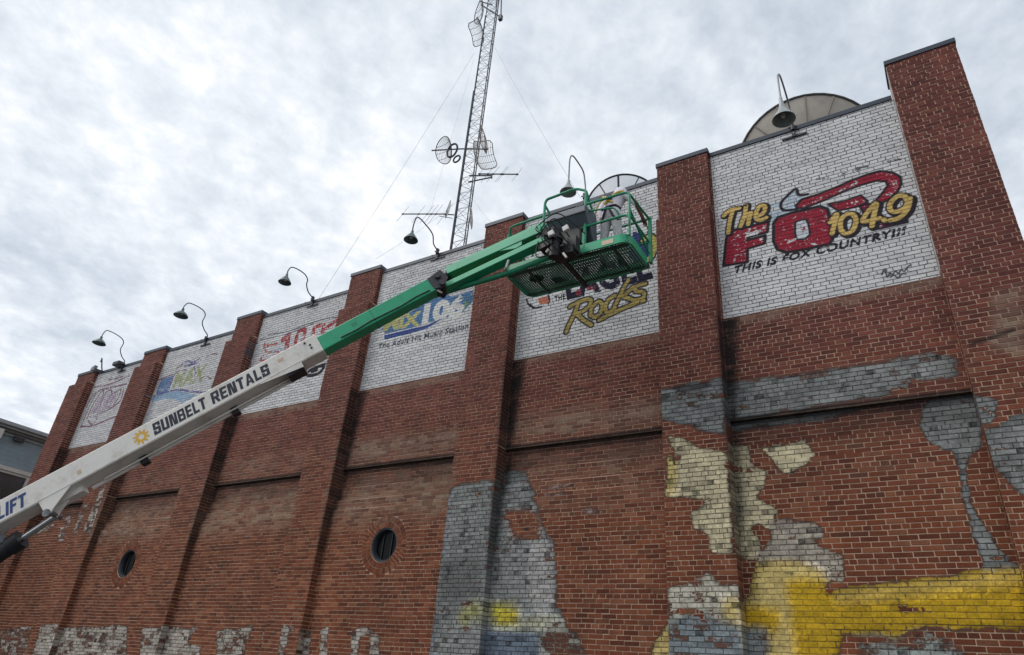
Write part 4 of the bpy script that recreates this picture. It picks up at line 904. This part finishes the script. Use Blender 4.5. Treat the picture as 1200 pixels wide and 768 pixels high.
m = MB(); e0, e1 = sW-.5, sK-.14; m.obox(B0+D*((e0+e1)/2)-UP*.01, D, SD, UP, e1-e0, GW, GH_); m.build('fly_section', M['green'], bl, bevel=.012)
m = MB()
for s_ in (par(436,370),): m.obox(B0+D*s_-UP*.01, D, SD, UP, .02, GW+.008, GH_+.008)
m.build('weld_band', M['green2'], bl)
# nose of the white section: wear-pad plates, bolts, tapered cheek under the side
m = MB(); p0 = B0+D*(sW-.02)-UP*(WH/2)+SD*(WW/2)
def cheek(s0, s1, drop, thick=.014, side=1): 
    a = B0+D*s0-UP*(WH/2-.01)+SD*side*(WW/2+.001); b = B0+D*s1-UP*(WH/2-.01)+SD*side*(WW/2+.001); return [a, b, b-UP*drop, a-UP*.015]
s_a, s_b = par(300,446), par(348,425)
for sd in (1,-1): m.prism(cheek(s_a, s_b, .10, side=sd), SD*(-.016*sd))
m.build('wear_plate', M['white'], bl)
m = MB(); c_ = B0+D*par(338,435)-UP*(WH/2+.05); m.obox(c_, D, SD, UP, .26, WW*.8, .09); m.build('roller_bracket', M['steel_dark'], bl)
for (px,) in ((365,),(368,)): pass
for s_, u_ in ((sW-.14,.03),(sW-.14,-.03),(sW-.20,.10)):
    m = MB(); m.tube([B0+D*s_+UP*u_+SD*(WW/2-.002), B0+D*s_+UP*u_+SD*(WW/2+.014)], .017, 8); m.build('bolt', M['black'], bl)
# hose tray and cable track below
m = MB(); s0, s1 = par(92,560), par(330,440); off = -UP*(WH/2+.055)-SD*(WW/2-.03)
m.tube([B0+D*s0+off, B0+D*s1+off], .03, 8); m.tube([B0+D*(s0+.2)+off+SD*.07, B0+D*s1+off+SD*.07], .014, 6); m.build('hose_tube', M['white'], bl)
for px in (154, 262):
    m = MB(); s_ = par(px,0); m.obox(B0+D*s_+off+SD*.0-UP*.01, D, SD, UP, .11, .10, .12); m.build('hose_clamp', M['black'], bl)
m = MB(); s0, s1 = par(-60,640), sW-.02; o1 = SD*(WW/2+.001)-UP*(WH/2-.022); m.tube([B0+D*s0+o1, B0+D*s1+o1], .006, 5); m.build('weld_seam', M['white'], bl)
for px_q, u_ in ((92,.02),(330,.10),(415,.07)):
    s_ = par(px_q, 0); wq = WW if s_ < sW else GW; hq = .06; m = MB(); m.obox(B0+D*s_+UP*(u_-.06)+SD*(wq/2+.001), D, SD, UP, .09 if px_q != 92 else .06, .003, hq); m.build('decal', M['sticker'] if px_q != 415 else M['green2'], bl)
m = MB(); s0, s1 = par(396,396), par(500,340); off2 = SD*(GW/2+.016)-UP*(GH_/2-.03); hp_ = [B0+D*(s0+(s1-s0)*q/6)+off2-UP*(.012*math.sin(q*2.1)) for q in range(7)]; m.tube(hp_, .011, 6); m.build('hose', M['rubber'], bl, smooth=True)
# lift cylinder and its lug
sL = par(46,590); lug = B0+D*(sL)-UP*(WH/2)
m = MB()
for sd in (1,-.15):
    a = lug+SD*(WW/2*sd)+UP*.008; m.prism([a-D*.05, a+D*.40, a+D*.10-UP*.20, a+D*.04-UP*.255, a-D*.01-UP*.25], SD*(-.02))
m.build('cylinder_lug', M['white'], bl)
m = MB(); m.obox(lug+D*.22-UP*.045-SD*.06, D, SD, UP, .50, WW*.55, .09); m.build('lug_gusset', M['white'], bl)
pin = lug+D*.03-UP*.21; cyl0 = lug-D*.75-UP*.24-SD*.02; tail_ = B1-UP*.75-SD*.02+D*.6
dcy = (tail_-pin).normalized()
m = MB(); m.tube([pin-SD*.05, pin-SD*.05+dcy*1.0], .045, 12); m.build('cylinder_rod', M['chrome'], bl, smooth=True)
m = MB(); m.tube([pin-SD*.05+dcy*.52, pin-SD*.05+dcy*.60, tail_-SD*.05], [.10,.115,.115], 14); m.tube([pin-SD*.05+dcy*.50, pin-SD*.05+dcy*.66], .135, 14); m.build('lift_cylinder', M['black'], bl, smooth=True)
m = MB(); m.tube([pin+SD*(WW/2+.02), pin-SD*(WW/2)], .035, 10); m.tube([pin-D*.02+SD*(WW/2+.02), pin-D*.02+SD*(WW/2-.02)], .055, 10); m.build('pivot_pin', M['galv'], bl, smooth=True)
# lettering on the near side of the boom
GLY = {'S':(1,[(0,.80,1,1),(0,.45,.37,.8),(.63,.66,1,.8),(0,.40,1,.60),(.63,.20,1,.56),(0,.20,.37,.34),(0,0,1,.2)]),'U':(1.02,[(0,.2,.36,1),(.64,.2,1,1),(0,0,1,.2)]),
 'N':(1.06,[(0,0,.33,1),(.67,0,1,1),((.26,1),(.52,1),(.74,0),(.48,0))]),'B':(1,[(0,0,.33,1),(.33,.81,.94,1),(.33,.41,.94,.59),(.33,0,.98,.19),(.66,.55,.96,.86),(.68,.14,1,.46)]),
 'E':(.86,[(0,0,.38,1),(.38,.80,1,1),(.38,.40,.92,.60),(.38,0,1,.2)]),'L':(.82,[(0,0,.40,1),(.40,0,1,.21)]),'T':(.92,[(0,.79,1,1),(.31,0,.69,.79)]),
 'R':(1.02,[(0,0,.33,1),(.33,.81,.94,1),(.33,.38,.94,.57),(.66,.53,.97,.86),((.40,.38),(.74,.40),(1.02,0),(.68,0))]),'A':(1.1,[((0,0),(.31,0),(.60,1),(.36,1)),((.69,0),(1,0),(.64,1),(.42,1)),(.24,.19,.76,.36)]),
 'I':(.36,[(0,0,1,1)]),'F':(.84,[(0,0,.40,1),(.40,.79,1,1),(.40,.40,.90,.60)])}
def block(word, shear=.16, gap=.13, hgt=1.25):                   # heavy block lettering, each stroke a thin raised plate
    x = 0; Q = []
    for ch in word:
        wd, parts_ = GLY[ch]
        for p in parts_:
            q = [(p[0],p[1]),(p[2],p[1]),(p[2],p[3]),(p[0],p[3])] if not isinstance(p[0], tuple) else list(p)
            Q.append([((x+u*wd+shear*v*hgt), v) for u, v in q])
        x += wd+gap
    tot = x-gap+shear*hgt; return [[(u/tot, v) for u, v in q] for q in Q]
def decal(name, word, s0, s1, u0, u1, mat, shear=.16):
    o_ = B0+SD*(WW/2+.002); m = MB()
    for i_, q in enumerate(block(word, shear)): m.add([o_+SD*(.0002*(i_ % 7))+D*(s0+(s1-s0)*x)+UP*(u0+(u1-u0)*y) for x, y in q], [(0,1,2,3)])
    return m.build(name, mat, bl, fix=False)
decal('lettering', 'SUNBELT', par(179,505), par(242,475), -.095, .10, M['navy'])
decal('lettering', 'RENTALS', par(247,472), par(316,436), -.095, .10, M['navy'])
decal('lettering', 'LIFT', par(-5,612), par(32,592), -.115, .085, M['blueletter'], .3)
sx = par(165.5,515); o_ = B0+D*sx+SD*(WW/2+.0025)-UP*.005
m = MB(); n = 24; vs = []
for r in (.042,.075): vs += [o_+D*(r*math.cos(2*math.pi*j/n))+UP*(r*math.sin(2*math.pi*j/n)) for j in range(n)]
m.add(vs, [(j,(j+1)%n,n+(j+1)%n,n+j) for j in range(n)])
for j in range(10):
    a = 2*math.pi*j/10+.2; a0_, a1_, a2_ = a-.22, a+.22, a+.32
    m.add([o_+D*(r*math.cos(b_))+UP*(r*math.sin(b_))+SD*.001 for r, b_ in ((.078,a0_),(.078,a1_),(.118,a+.16),(.118,a-.02))], [(0,1,2,3)])
m.build('sun_emblem', M['yellow'], bl, fix=False)
# turret and chassis (mostly below the frame)
m = MB(); m.obox(B1-UP*.05-D*.2, D, SD, UP, .9, .5, .62); m.tube([base, base+Vector((0,0,1.0))], .6, 20); m.build('turret', M['white'], bl, bevel=.02)
m = MB(); m.box(base.x-1.3, base.x+1.3, base.y-.75, base.y+.75, .45, .85); m.build('chassis', M['green'], bl, bevel=.03)
for sx_ in (-1,1):
    for sy_ in (-1,1):
        m = MB(); c_ = base+Vector((sx_*1.15, sy_*.95, .42)); m.lathe(c_-Vector((0,.15,0)), [(.18,0),(.38,.0),(.42,.06),(.42,.24),(.38,.3),(.18,.3)], 24, Vector((0,1,0))); m.build('wheel', M['rubber'], bl, smooth=True)
# knuckle
jY = -2.15
m = MB(); kd = A+D*.0
for sd in (1,-1): m.prism([kd-D*.17+UP*.11+SD*sd*.12, kd+D*.10+UP*.16+SD*sd*.12, kd+D*.14-UP*.04+SD*sd*.12, kd-D*.02-UP*.16+SD*sd*.12, kd-D*.16-UP*.11+SD*sd*.12], SD*(-.03*sd))
m.tube([kd+UP*.06-SD*.17, kd+UP*.06+SD*.17], .05, 12); m.tube([kd-UP*.10-SD*.17, kd-UP*.10+SD*.17], .05, 12); m.build('knuckle', M['knuckle'], bl)
def px3(px, py, Y=jY): return at(px, py, Y)
def beam(p, q, hgt, wid, name, mat, bev=.01):
    d = (q-p).normalized(); s = d.cross(Vector((0,0,1))).normalized(); u_ = s.cross(d); m = MB(); m.obox((p+q)/2, d, s, u_, (q-p).length, wid, hgt); return m.build(name, mat, bl, bevel=bev)
pU0, pU1 = px3(526,320), px3(640,267.5); pL0, pL1 = px3(522,340), px3(642,283.5)
beam(pU0, pU1, .165, .17, 'jib_arm', M['green']); beam(pL0+Vector((0,-.03,0)), pL1+Vector((0,-.03,0)), .105, .17, 'jib_arm', M['green'])
beam(px3(536,312,-2.26), px3(634,268,-2.26), .15, .025, 'jib_cover', M['green'])
m = MB(); a_ = px3(596,290,-2.262); m.prism([px3(570,297,-2.262),px3(612,277,-2.262),px3(611,287,-2.262),px3(604,291,-2.262)], (0,.02,0)); m.build('jib_plate', M['green'], bl)
m = MB(); m.tube([px3(508,347,-2.1), px3(560,331,-2.1), px3(600,319,-2.05), px3(648,300,-2.0)], .045, 10); m.build('levelling_link', M['green2'], bl, smooth=True)
m = MB(); m.tube([px3(513,331), px3(527,323)], .10, 12); m.tube([px3(500,336,-2.2), px3(520,346,-2.2)], .055, 10); m.obox(px3(523,339), D, SD, UP, .20, .16, .10); m.build('jib_pivot', M['black'], bl)
m = MB(); m.tube([px3(536,327,-2.0), px3(606,294,-2.0)], .04, 12); m.build('jib_cylinder', M['black'], bl, smooth=True)
m = MB(); m.tube([px3(604,295,-2.0), px3(636,280,-2.0)], .022, 10); m.build('cylinder_rod', M['chrome'], bl, smooth=True)
# platform
FX0, FX1, FY0, FY1, FZ = -5.43, -3.215, -1.80, -.95, 7.765
m = MB()
def loop(z, r=.16, e=0):
    x0, x1, y0, y1 = FX0-e, FX1+e, FY0-e, FY1+e; out = []
    for cx, cy, a0_ in ((x1-r,y0+r,-90),(x1-r,y1-r,0),(x0+r,y1-r,90),(x0+r,y0+r,180)):
        for k in range(6): a = R(a0_+18*k); out.append(Vector((cx+r*math.cos(a), cy+r*math.sin(a), z)))
    return out
lo_, hi_, li, hi2 = loop(FZ), loop(FZ+.155), loop(FZ,e=-.025), loop(FZ+.155,e=-.025); k = len(lo_)
m.add(lo_+hi_+hi2+li, [(i,(i+1)%k,k+(i+1)%k,k+i) for i in range(k)]+[(k+i,k+(i+1)%k,2*k+(i+1)%k,2*k+i) for i in range(k)]+[(2*k+i,2*k+(i+1)%k,3*k+(i+1)%k,3*k+i) for i in range(k)]+[(3*k+i,3*k+(i+1)%k,(i+1)%k,i) for i in range(k)])
m.build('toe_board', M['green'], bl, smooth=True)
m = MB()
for i in range(1, 50):
    x = FX0+.03+(FX1-FX0-.06)*i/50; m.box(x-.0042, x+.0042, FY0+.02, FY1-.02, FZ+.012, FZ+.036)
for i in range(1, 20):
    y = FY0+(FY1-FY0)*i/20; m.box(FX0+.02, FX1-.02, y-.0042, y+.0042, FZ+.014, FZ+.033)
rec(m.build('floor_grating', M['grate'], bl, fix=False), kind='stuff')
for y in (FY0+.10, FY1-.10): m = MB(); m.box(FX0+.05, FX1-.05, y-.02, y+.02, FZ-.012, FZ+.0115); m.build('floor_rail', M['grate'], bl)
for x in (-5.0, -4.32, -3.5): m = MB(); m.box(x-.018, x+.018, FY0+.02, FY1-.02, FZ-.02, FZ+.011); m.build('floor_beam', M['grate'], bl)
TR, MR = 8.74, 8.27
def rail(name, pts, r=.021, rad=.10, mat='green2'):
    m = MB(); m.tube(bent(pts, rad), r, 8); return m.build(name, M[mat], bl, smooth=True)
n0, n1 = FY0+.02, FY1-.02; XP = -3.965                          # middle post on the near side
rail('guard_rail', [(XP,n0,TR-.02),(FX1+.0,n0,TR-.03),(FX1+.0,n0,FZ+.1)]); rail('guard_rail', [(XP,n0,MR),(FX1-.0,n0,MR),(FX1+.0,n0,FZ+.25)], rad=.14)
rail('guard_rail', [(FX1+.0,n0+.02,TR-.08),(FX1+.02,n1,TR-.02),(FX1+.02,n1,FZ+.1)], .02, .05); rail('guard_rail', [(FX1,n0,MR+.1),(FX1,n1,MR-.25)], .02); rail('guard_rail', [(FX1,n0,MR-.02),(FX1,n1,MR)], .02)
rail('guard_rail', [(XP+.02,n0,TR-.17),(-3.46,n0+.03,TR-.235),(-3.40,n0+.1,TR-.45)], .015, .1)
m = MB(); m.tube([(XP,n0,FZ+.1),(XP,n0,8.98)], .026, 8); m.build('rail_post', M['green2'], bl, smooth=True)
m = MB(); m.box(FX1+.0,FX1+.05,n1-.045,n1+.02,FZ+.08,TR+.02); m.build('rail_post', M['green2'], bl, bevel=.008)
rail('guard_rail', [(-4.735,n0,8.62),(-4.735,n0,9.02),(-4.70,n0,9.09),(-4.15,n0,9.12),(XP,n0,9.0),(XP,n0,8.9)], .023, .12)
rail('guard_rail', [(-4.735,n0,8.98),(-4.60,n0+.25,8.62)], .02)
rail('guard_rail', [(XP,n0,9.0),(XP+.03,n0+.35,8.55)], .02); 
rail('guard_rail', [(-4.735,n0,8.76),(FX0,n0,8.735),(FX0,n0+.2,8.5),(FX0+.05,n1,8.30)], .020, .12); rail('guard_rail', [(FX0,n0+.02,FZ+.1),(FX0,n0+.02,8.6)], .02)
rail('guard_rail', [(FX0,n1,FZ+.1),(FX0,n1,TR),(FX1+.02,n1,TR)], .02, .12); rail('guard_rail', [(FX0,n1,MR),(FX1+.02,n1,MR)], .018); rail('guard_rail', [(XP,n0,MR-.01),(-4.7,n0,MR)], .02)
for x in (-4.6, XP): m = MB(); m.tube([(x,n1,FZ+.1),(x,n1,TR)], .02, 8); m.build('rail_post', M['green2'], bl, smooth=True)
m = MB(); m.prism([Vector((XP-.30,n0,FZ+.34)),Vector((XP-.02,n0,FZ+.42)),Vector((XP-.02,n0,FZ+.16)),Vector((XP-.08,n0,FZ+.28))], (0,.02,0)); m.build('gusset', M['green'], bl)
m = MB(); m.box(-3.66,-3.47,FY0-.004,FY0-.001,FZ+.03,FZ+.11); m.build('warning_sticker', M['sticker'], bl)
# control console: shallow deep tray hung above the near rail
cf = -1.93; m = MB()
poly = [Vector((-4.60,cf,8.47)),Vector((-4.60,cf,8.585)),Vector((-4.60,cf+.42,8.66)),Vector((-4.60,cf+.48,8.10)),Vector((-4.60,cf+.40,8.02))]
m.prism(poly, (.70,0,0)); cons = m.build('control_console', M['console'], bl, bevel=.012)
m = MB(); m.box(-4.605,-3.895,cf-.006,cf+.01,8.455,8.472); m.build('console_edge', M['black'], cons)
m = MB(); m.box(-4.50,-4.02,cf+.12,cf+.46,7.98,8.30); m.build('console_base', M['black'], bl, bevel=.03)
# rotator and mount with hoses
m = MB(); rc = px3(650,283); m.tube([rc-Vector((0,0,.30)), rc+Vector((0,0,.22))], .085, 16); m.tube([rc+Vector((0,0,.0)), rc+Vector((0,0,.08))], .13, 16); m.build('platform_rotator', M['black'], bl, smooth=True)
m = MB(); m.obox(px3(641,283), Vector((.95,0,.25)).normalized(), Vector((0,1,0)), Vector((-.25,0,.95)).normalized(), .24, .20, .36); m.obox(px3(664,296,-1.98), Vector((1,0,0)), Vector((0,1,0)), Vector((0,0,1)), .30, .18, .16); m.obox(px3(672,288,-1.95), Vector((1,0,0)), Vector((0,1,0)), Vector((0,0,1)), .16, .14, .28); m.build('mount_bracket', M['black'], bl, bevel=.008)
m = MB(); m.box(-4.40,-4.24,FY0-.12,FY0-.005,FZ-.10,FZ+.2); m.box(-4.36,-4.28,FY0-.05,FY1-.02,FZ-.07,FZ-.022); m.build('floor_support', M['black'], bl, bevel=.012)
hr_ = random.Random(8)
for i in range(9):
    a_ = px3(632+hr_.uniform(-4,10), 268+hr_.uniform(-8,14), -2.25); b_ = px3(656+hr_.uniform(-6,30), 292+hr_.uniform(-20,12), -2.1); mid = (a_+b_)/2+Vector((hr_.uniform(-.12,.12), -.12-hr_.random()*.12, hr_.uniform(.02,.28)*(1 if i % 2 else -1)))
    m = MB(); m.tube(smooth_path([a_, mid, b_], 8), .010, 6); m.build('hose', M['rubber'], bl, smooth=True)
for px, py in ((646,274),(663,268)):
    q = px3(px, py, -2.34); m = MB(); m.obox(q, Vector((.9,0,.3)).normalized(), Vector((0,1,0)), Vector((-.3,0,.9)).normalized(), .10, .05, .10); m.build('valve_block', M['bucket'], bl, bevel=.015)
for p_, q_ in (((640,296),(643,292)),((660,297),(664,302)),((593,314),(596,305))):
    m = MB(); m.tube([px3(*p_,-2.32), px3(*q_,-2.32)], .018, 6); m.build('lever', M['bucket'], bl)
# things standing on the platform
def bucket(x, y, r, h, label, mat):
    tb_ = empty('paint_bucket', (x,y,FZ+.036), label, 'bucket'); m = MB(); m.lathe((x,y,FZ+.037), [(.001,0),(r*.88,0),(r,h),(r+.008,h),(r+.008,h-.03),(r-.01,h-.03),(r*.85,.01),(.001,.01)], 20); m.build('body', mat, tb_, smooth=True)
    m = MB(); m.tube([Vector((x+(r+.01)*math.cos(a), y, FZ+.037+h*.8-(r+.02)*math.sin(a)*.9)) for a in [math.pi*j/12 for j in range(13)]], .005, 5); m.build('handle', M['galv'], tb_)
bucket(-5.02,-1.42,.14,.34,'white paint bucket at the left end of the platform floor',M['bucket']); bucket(-4.72,-1.24,.12,.24,'smaller dark paint pot on the platform floor beside the white bucket',M['console'])

# ------------------------------------------------------------------ the painter
def skin_person(name, joints, edges, root, mats, matfn, sub=2):
    idx = {n: i for i, n in enumerate(joints)}; me = bpy.data.meshes.new(name); me.from_pydata([j[0] for j in joints.values()], [(idx[a], idx[b]) for a, b in edges], [])
    o = bpy.data.objects.new(name, me); COL.objects.link(o); sk = o.modifiers.new('skin', 'SKIN'); sk.use_smooth_shade = True
    if not me.skin_vertices: me.attributes
    sv = me.skin_vertices[0].data if me.skin_vertices else None
    if sv is None: raise RuntimeError('no skin layer')
    for i, (n, j) in enumerate(joints.items()):
        r = j[1]; sv[i].radius = (r, r) if not isinstance(r, tuple) else r; sv[i].use_root = (n == root)
    sb = o.modifiers.new('sub', 'SUBSURF'); sb.levels = sub; sb.render_levels = sub
    bpy.context.view_layer.update(); dg = bpy.context.evaluated_depsgraph_get(); nm = bpy.data.meshes.new_from_object(o.evaluated_get(dg)); o.modifiers.clear(); o.data = nm; nm.name = name
    nm.materials.clear()
    for mm in mats: nm.materials.append(mm)
    for p in nm.polygons: p.material_index = matfn(p.center); p.use_smooth = True
    return o
px_, py_ = -3.71, -1.36; fz = FZ+.036
J = {}
def j(n, x, y, z, r): J[n] = ((x, y, z), r)                      # local to the feet, wall is +y
j('pelvis',0,0,.93,.150); j('waist',.0,.02,1.08,.145); j('chest',.02,.06,1.27,.165); j('upper',.03,.09,1.41,.135); j('neck',.05,.17,1.455,.062)
j('jaw',.055,.24,1.49,.072); j('face',.055,.255,1.56,.096); j('crown',.055,.255,1.625,.080); j('nose',.055,.365,1.52,.014); j('earl',-.043,.245,1.545,.018); j('earr',.153,.245,1.545,.018)
for s, n in ((-1,'l'),(1,'r')):
    j('hip'+n, s*.095, .0, .88, .105); j('knee'+n, s*.125, .03 if s > 0 else -.02, .48, .072); j('ankle'+n, s*.135, -.02 if s > 0 else -.05, .09, .050); j('heel'+n, s*.135, -.03 if s > 0 else -.06, .035, .043); j('toe'+n, s*.15, .16 if s > 0 else .13, .035, .036)
j('shl',-.155,.09,1.40,.078); j('ell',-.245,.02,1.14,.050); j('wrl',-.20,.03,.93,.034); j('palml',-.185,.045,.865,.036)
j('shr',.215,.12,1.38,.078); j('elr',.375,.20,1.20,.050); j('wrr',.40,.36,1.02,.033); j('palmr',.405,.415,.965,.034)
E_ = [('pelvis','waist'),('waist','chest'),('chest','upper'),('upper','neck'),('neck','jaw'),('jaw','face'),('face','crown'),('face','nose'),('face','earl'),('face','earr')]
for n in 'lr': E_ += [('pelvis','hip'+n),('hip'+n,'knee'+n),('knee'+n,'ankle'+n),('ankle'+n,'heel'+n),('heel'+n,'toe'+n),('upper','sh'+n),('sh'+n,'el'+n),('el'+n,'wr'+n),('wr'+n,'palm'+n)]
for n, base_, dx_ in (('l',Vector((-.185,.045,.865)),Vector((.10,.25,-.96))),('r',Vector((.405,.415,.965)),Vector((.05,.62,-.78)))):
    dx_ = dx_.normalized(); sd = Vector((1,0,0)) if n == 'r' else Vector((.3,.95,0)).normalized()
    for f in range(4):
        o1 = base_+sd*((f-1.5)*.019)+dx_*.045; ln = (.066,.076,.072,.058)[f]; o2 = o1+dx_*ln*.55; o3 = o2+(dx_*.75+Vector((0,.2,-.3)))*ln*.4
        j('f%s%da'%(n,f), *o1, .0095); j('f%s%db'%(n,f), *o2, .0085); j('f%s%dc'%(n,f), *o3, .0075); E_ += [('palm'+n,'f%s%da'%(n,f)),('f%s%da'%(n,f),'f%s%db'%(n,f)),('f%s%db'%(n,f),'f%s%dc'%(n,f))]
    t1 = base_-sd*.034+dx_*.0; t2 = t1-sd*.014+dx_*.038; j('t%sa'%n, *t1, .011); j('t%sb'%n, *t2, .009); E_ += [('palm'+n,'t%sa'%n),('t%sa'%n,'t%sb'%n)]
def pm(c):
    x, y, z = c
    if x > .36 and z < 1.30: return 3
    if x < -.14 and z < .99 and x < -.15 and z > .70 and not (z < .88 and x > -.15): return 3
    if z < .13: return 2
    if z < .96: return 1
    if z > 1.47 and y > .22: return 3
    return 0
JJ = {n: (Vector(p), r) for n, (p, r) in J.items()}
person = skin_person('person', JJ, E_, 'pelvis', [M['cloth'], M['pants'], M['boot'], M['skin']], pm)
person.scale = (.95,.95,.95); person.location = (px_, py_, fz); person.rotation_euler = (0,0,R(-6))
rec(person, 'painter in white shirt and spattered trousers with yellow harness working from the platform', 'person')
def worn(m, name, mat):
    o = m.build(name, mat, None); o.parent = person; return o
m = MB(); m.lathe((.055,.235,1.58), [(.10,-.14),(.122,-.08),(.126,-.02),(.112,.05),(.075,.095),(.001,.112)], 20, Vector((0,.35,1))); o = worn(m, 'hood', M['cloth'])
for pts, mt in (([(-.17,.03,1.44),(-.12,-.075,1.36),(-.02,-.112,1.24),(.08,-.10,1.14)], 'strap'), ([(.21,.05,1.43),(.15,-.05,1.36),(.04,-.112,1.25),(-.07,-.12,1.14)], 'strap'), ([(-.13,-.08,1.06),(0,-.135,1.05),(.13,-.08,1.07),(.15,.06,1.08)], 'strapblack'), ([(-.02,-.14,1.05),(-.10,-.11,.86),(-.16,-.05,.76)], 'strapblack'), ([(.02,-.14,1.05),(.10,-.11,.84),(.17,-.03,.76)], 'strapblack')):
    m = MB(); m.tube(smooth_path(pts, 5), .021, 6); worn(m, 'harness_strap', M[mt])
m = MB(); m.obox((.03,-.128,1.25), Vector((1,0,0)), Vector((0,1,0)), Vector((0,0,1)), .10, .03, .09); worn(m, 'harness_plate', M['strapblack'])
m = MB(); m.tube(smooth_path([(.03,-.14,1.25),(-.12,-.22,1.10),(-.22,-.20,.80),(-.30,-.25,.45)], 8), .012, 6); worn(m, 'lanyard', M['strap'])
# brush in the painter's right hand
hp = Vector((px_+.41+.03, py_+.43, fz+.86)); tb_ = empty('paint_brush', hp, 'paint brush held against the white sign by the painter', 'brush'); m = MB(); m.tube([hp+Vector((0,-.03,.03)), hp+Vector((.0,.10,-.05))], .011, 8); m.build('handle', M['strap'], tb_); m = MB(); m.obox(hp+Vector((0,.13,-.07)), Vector((1,0,0)), Vector((0,.85,-.5)).normalized(), Vector((0,.5,.85)).normalized(), .06, .08, .018); m.build('bristles', M['black'], tb_)
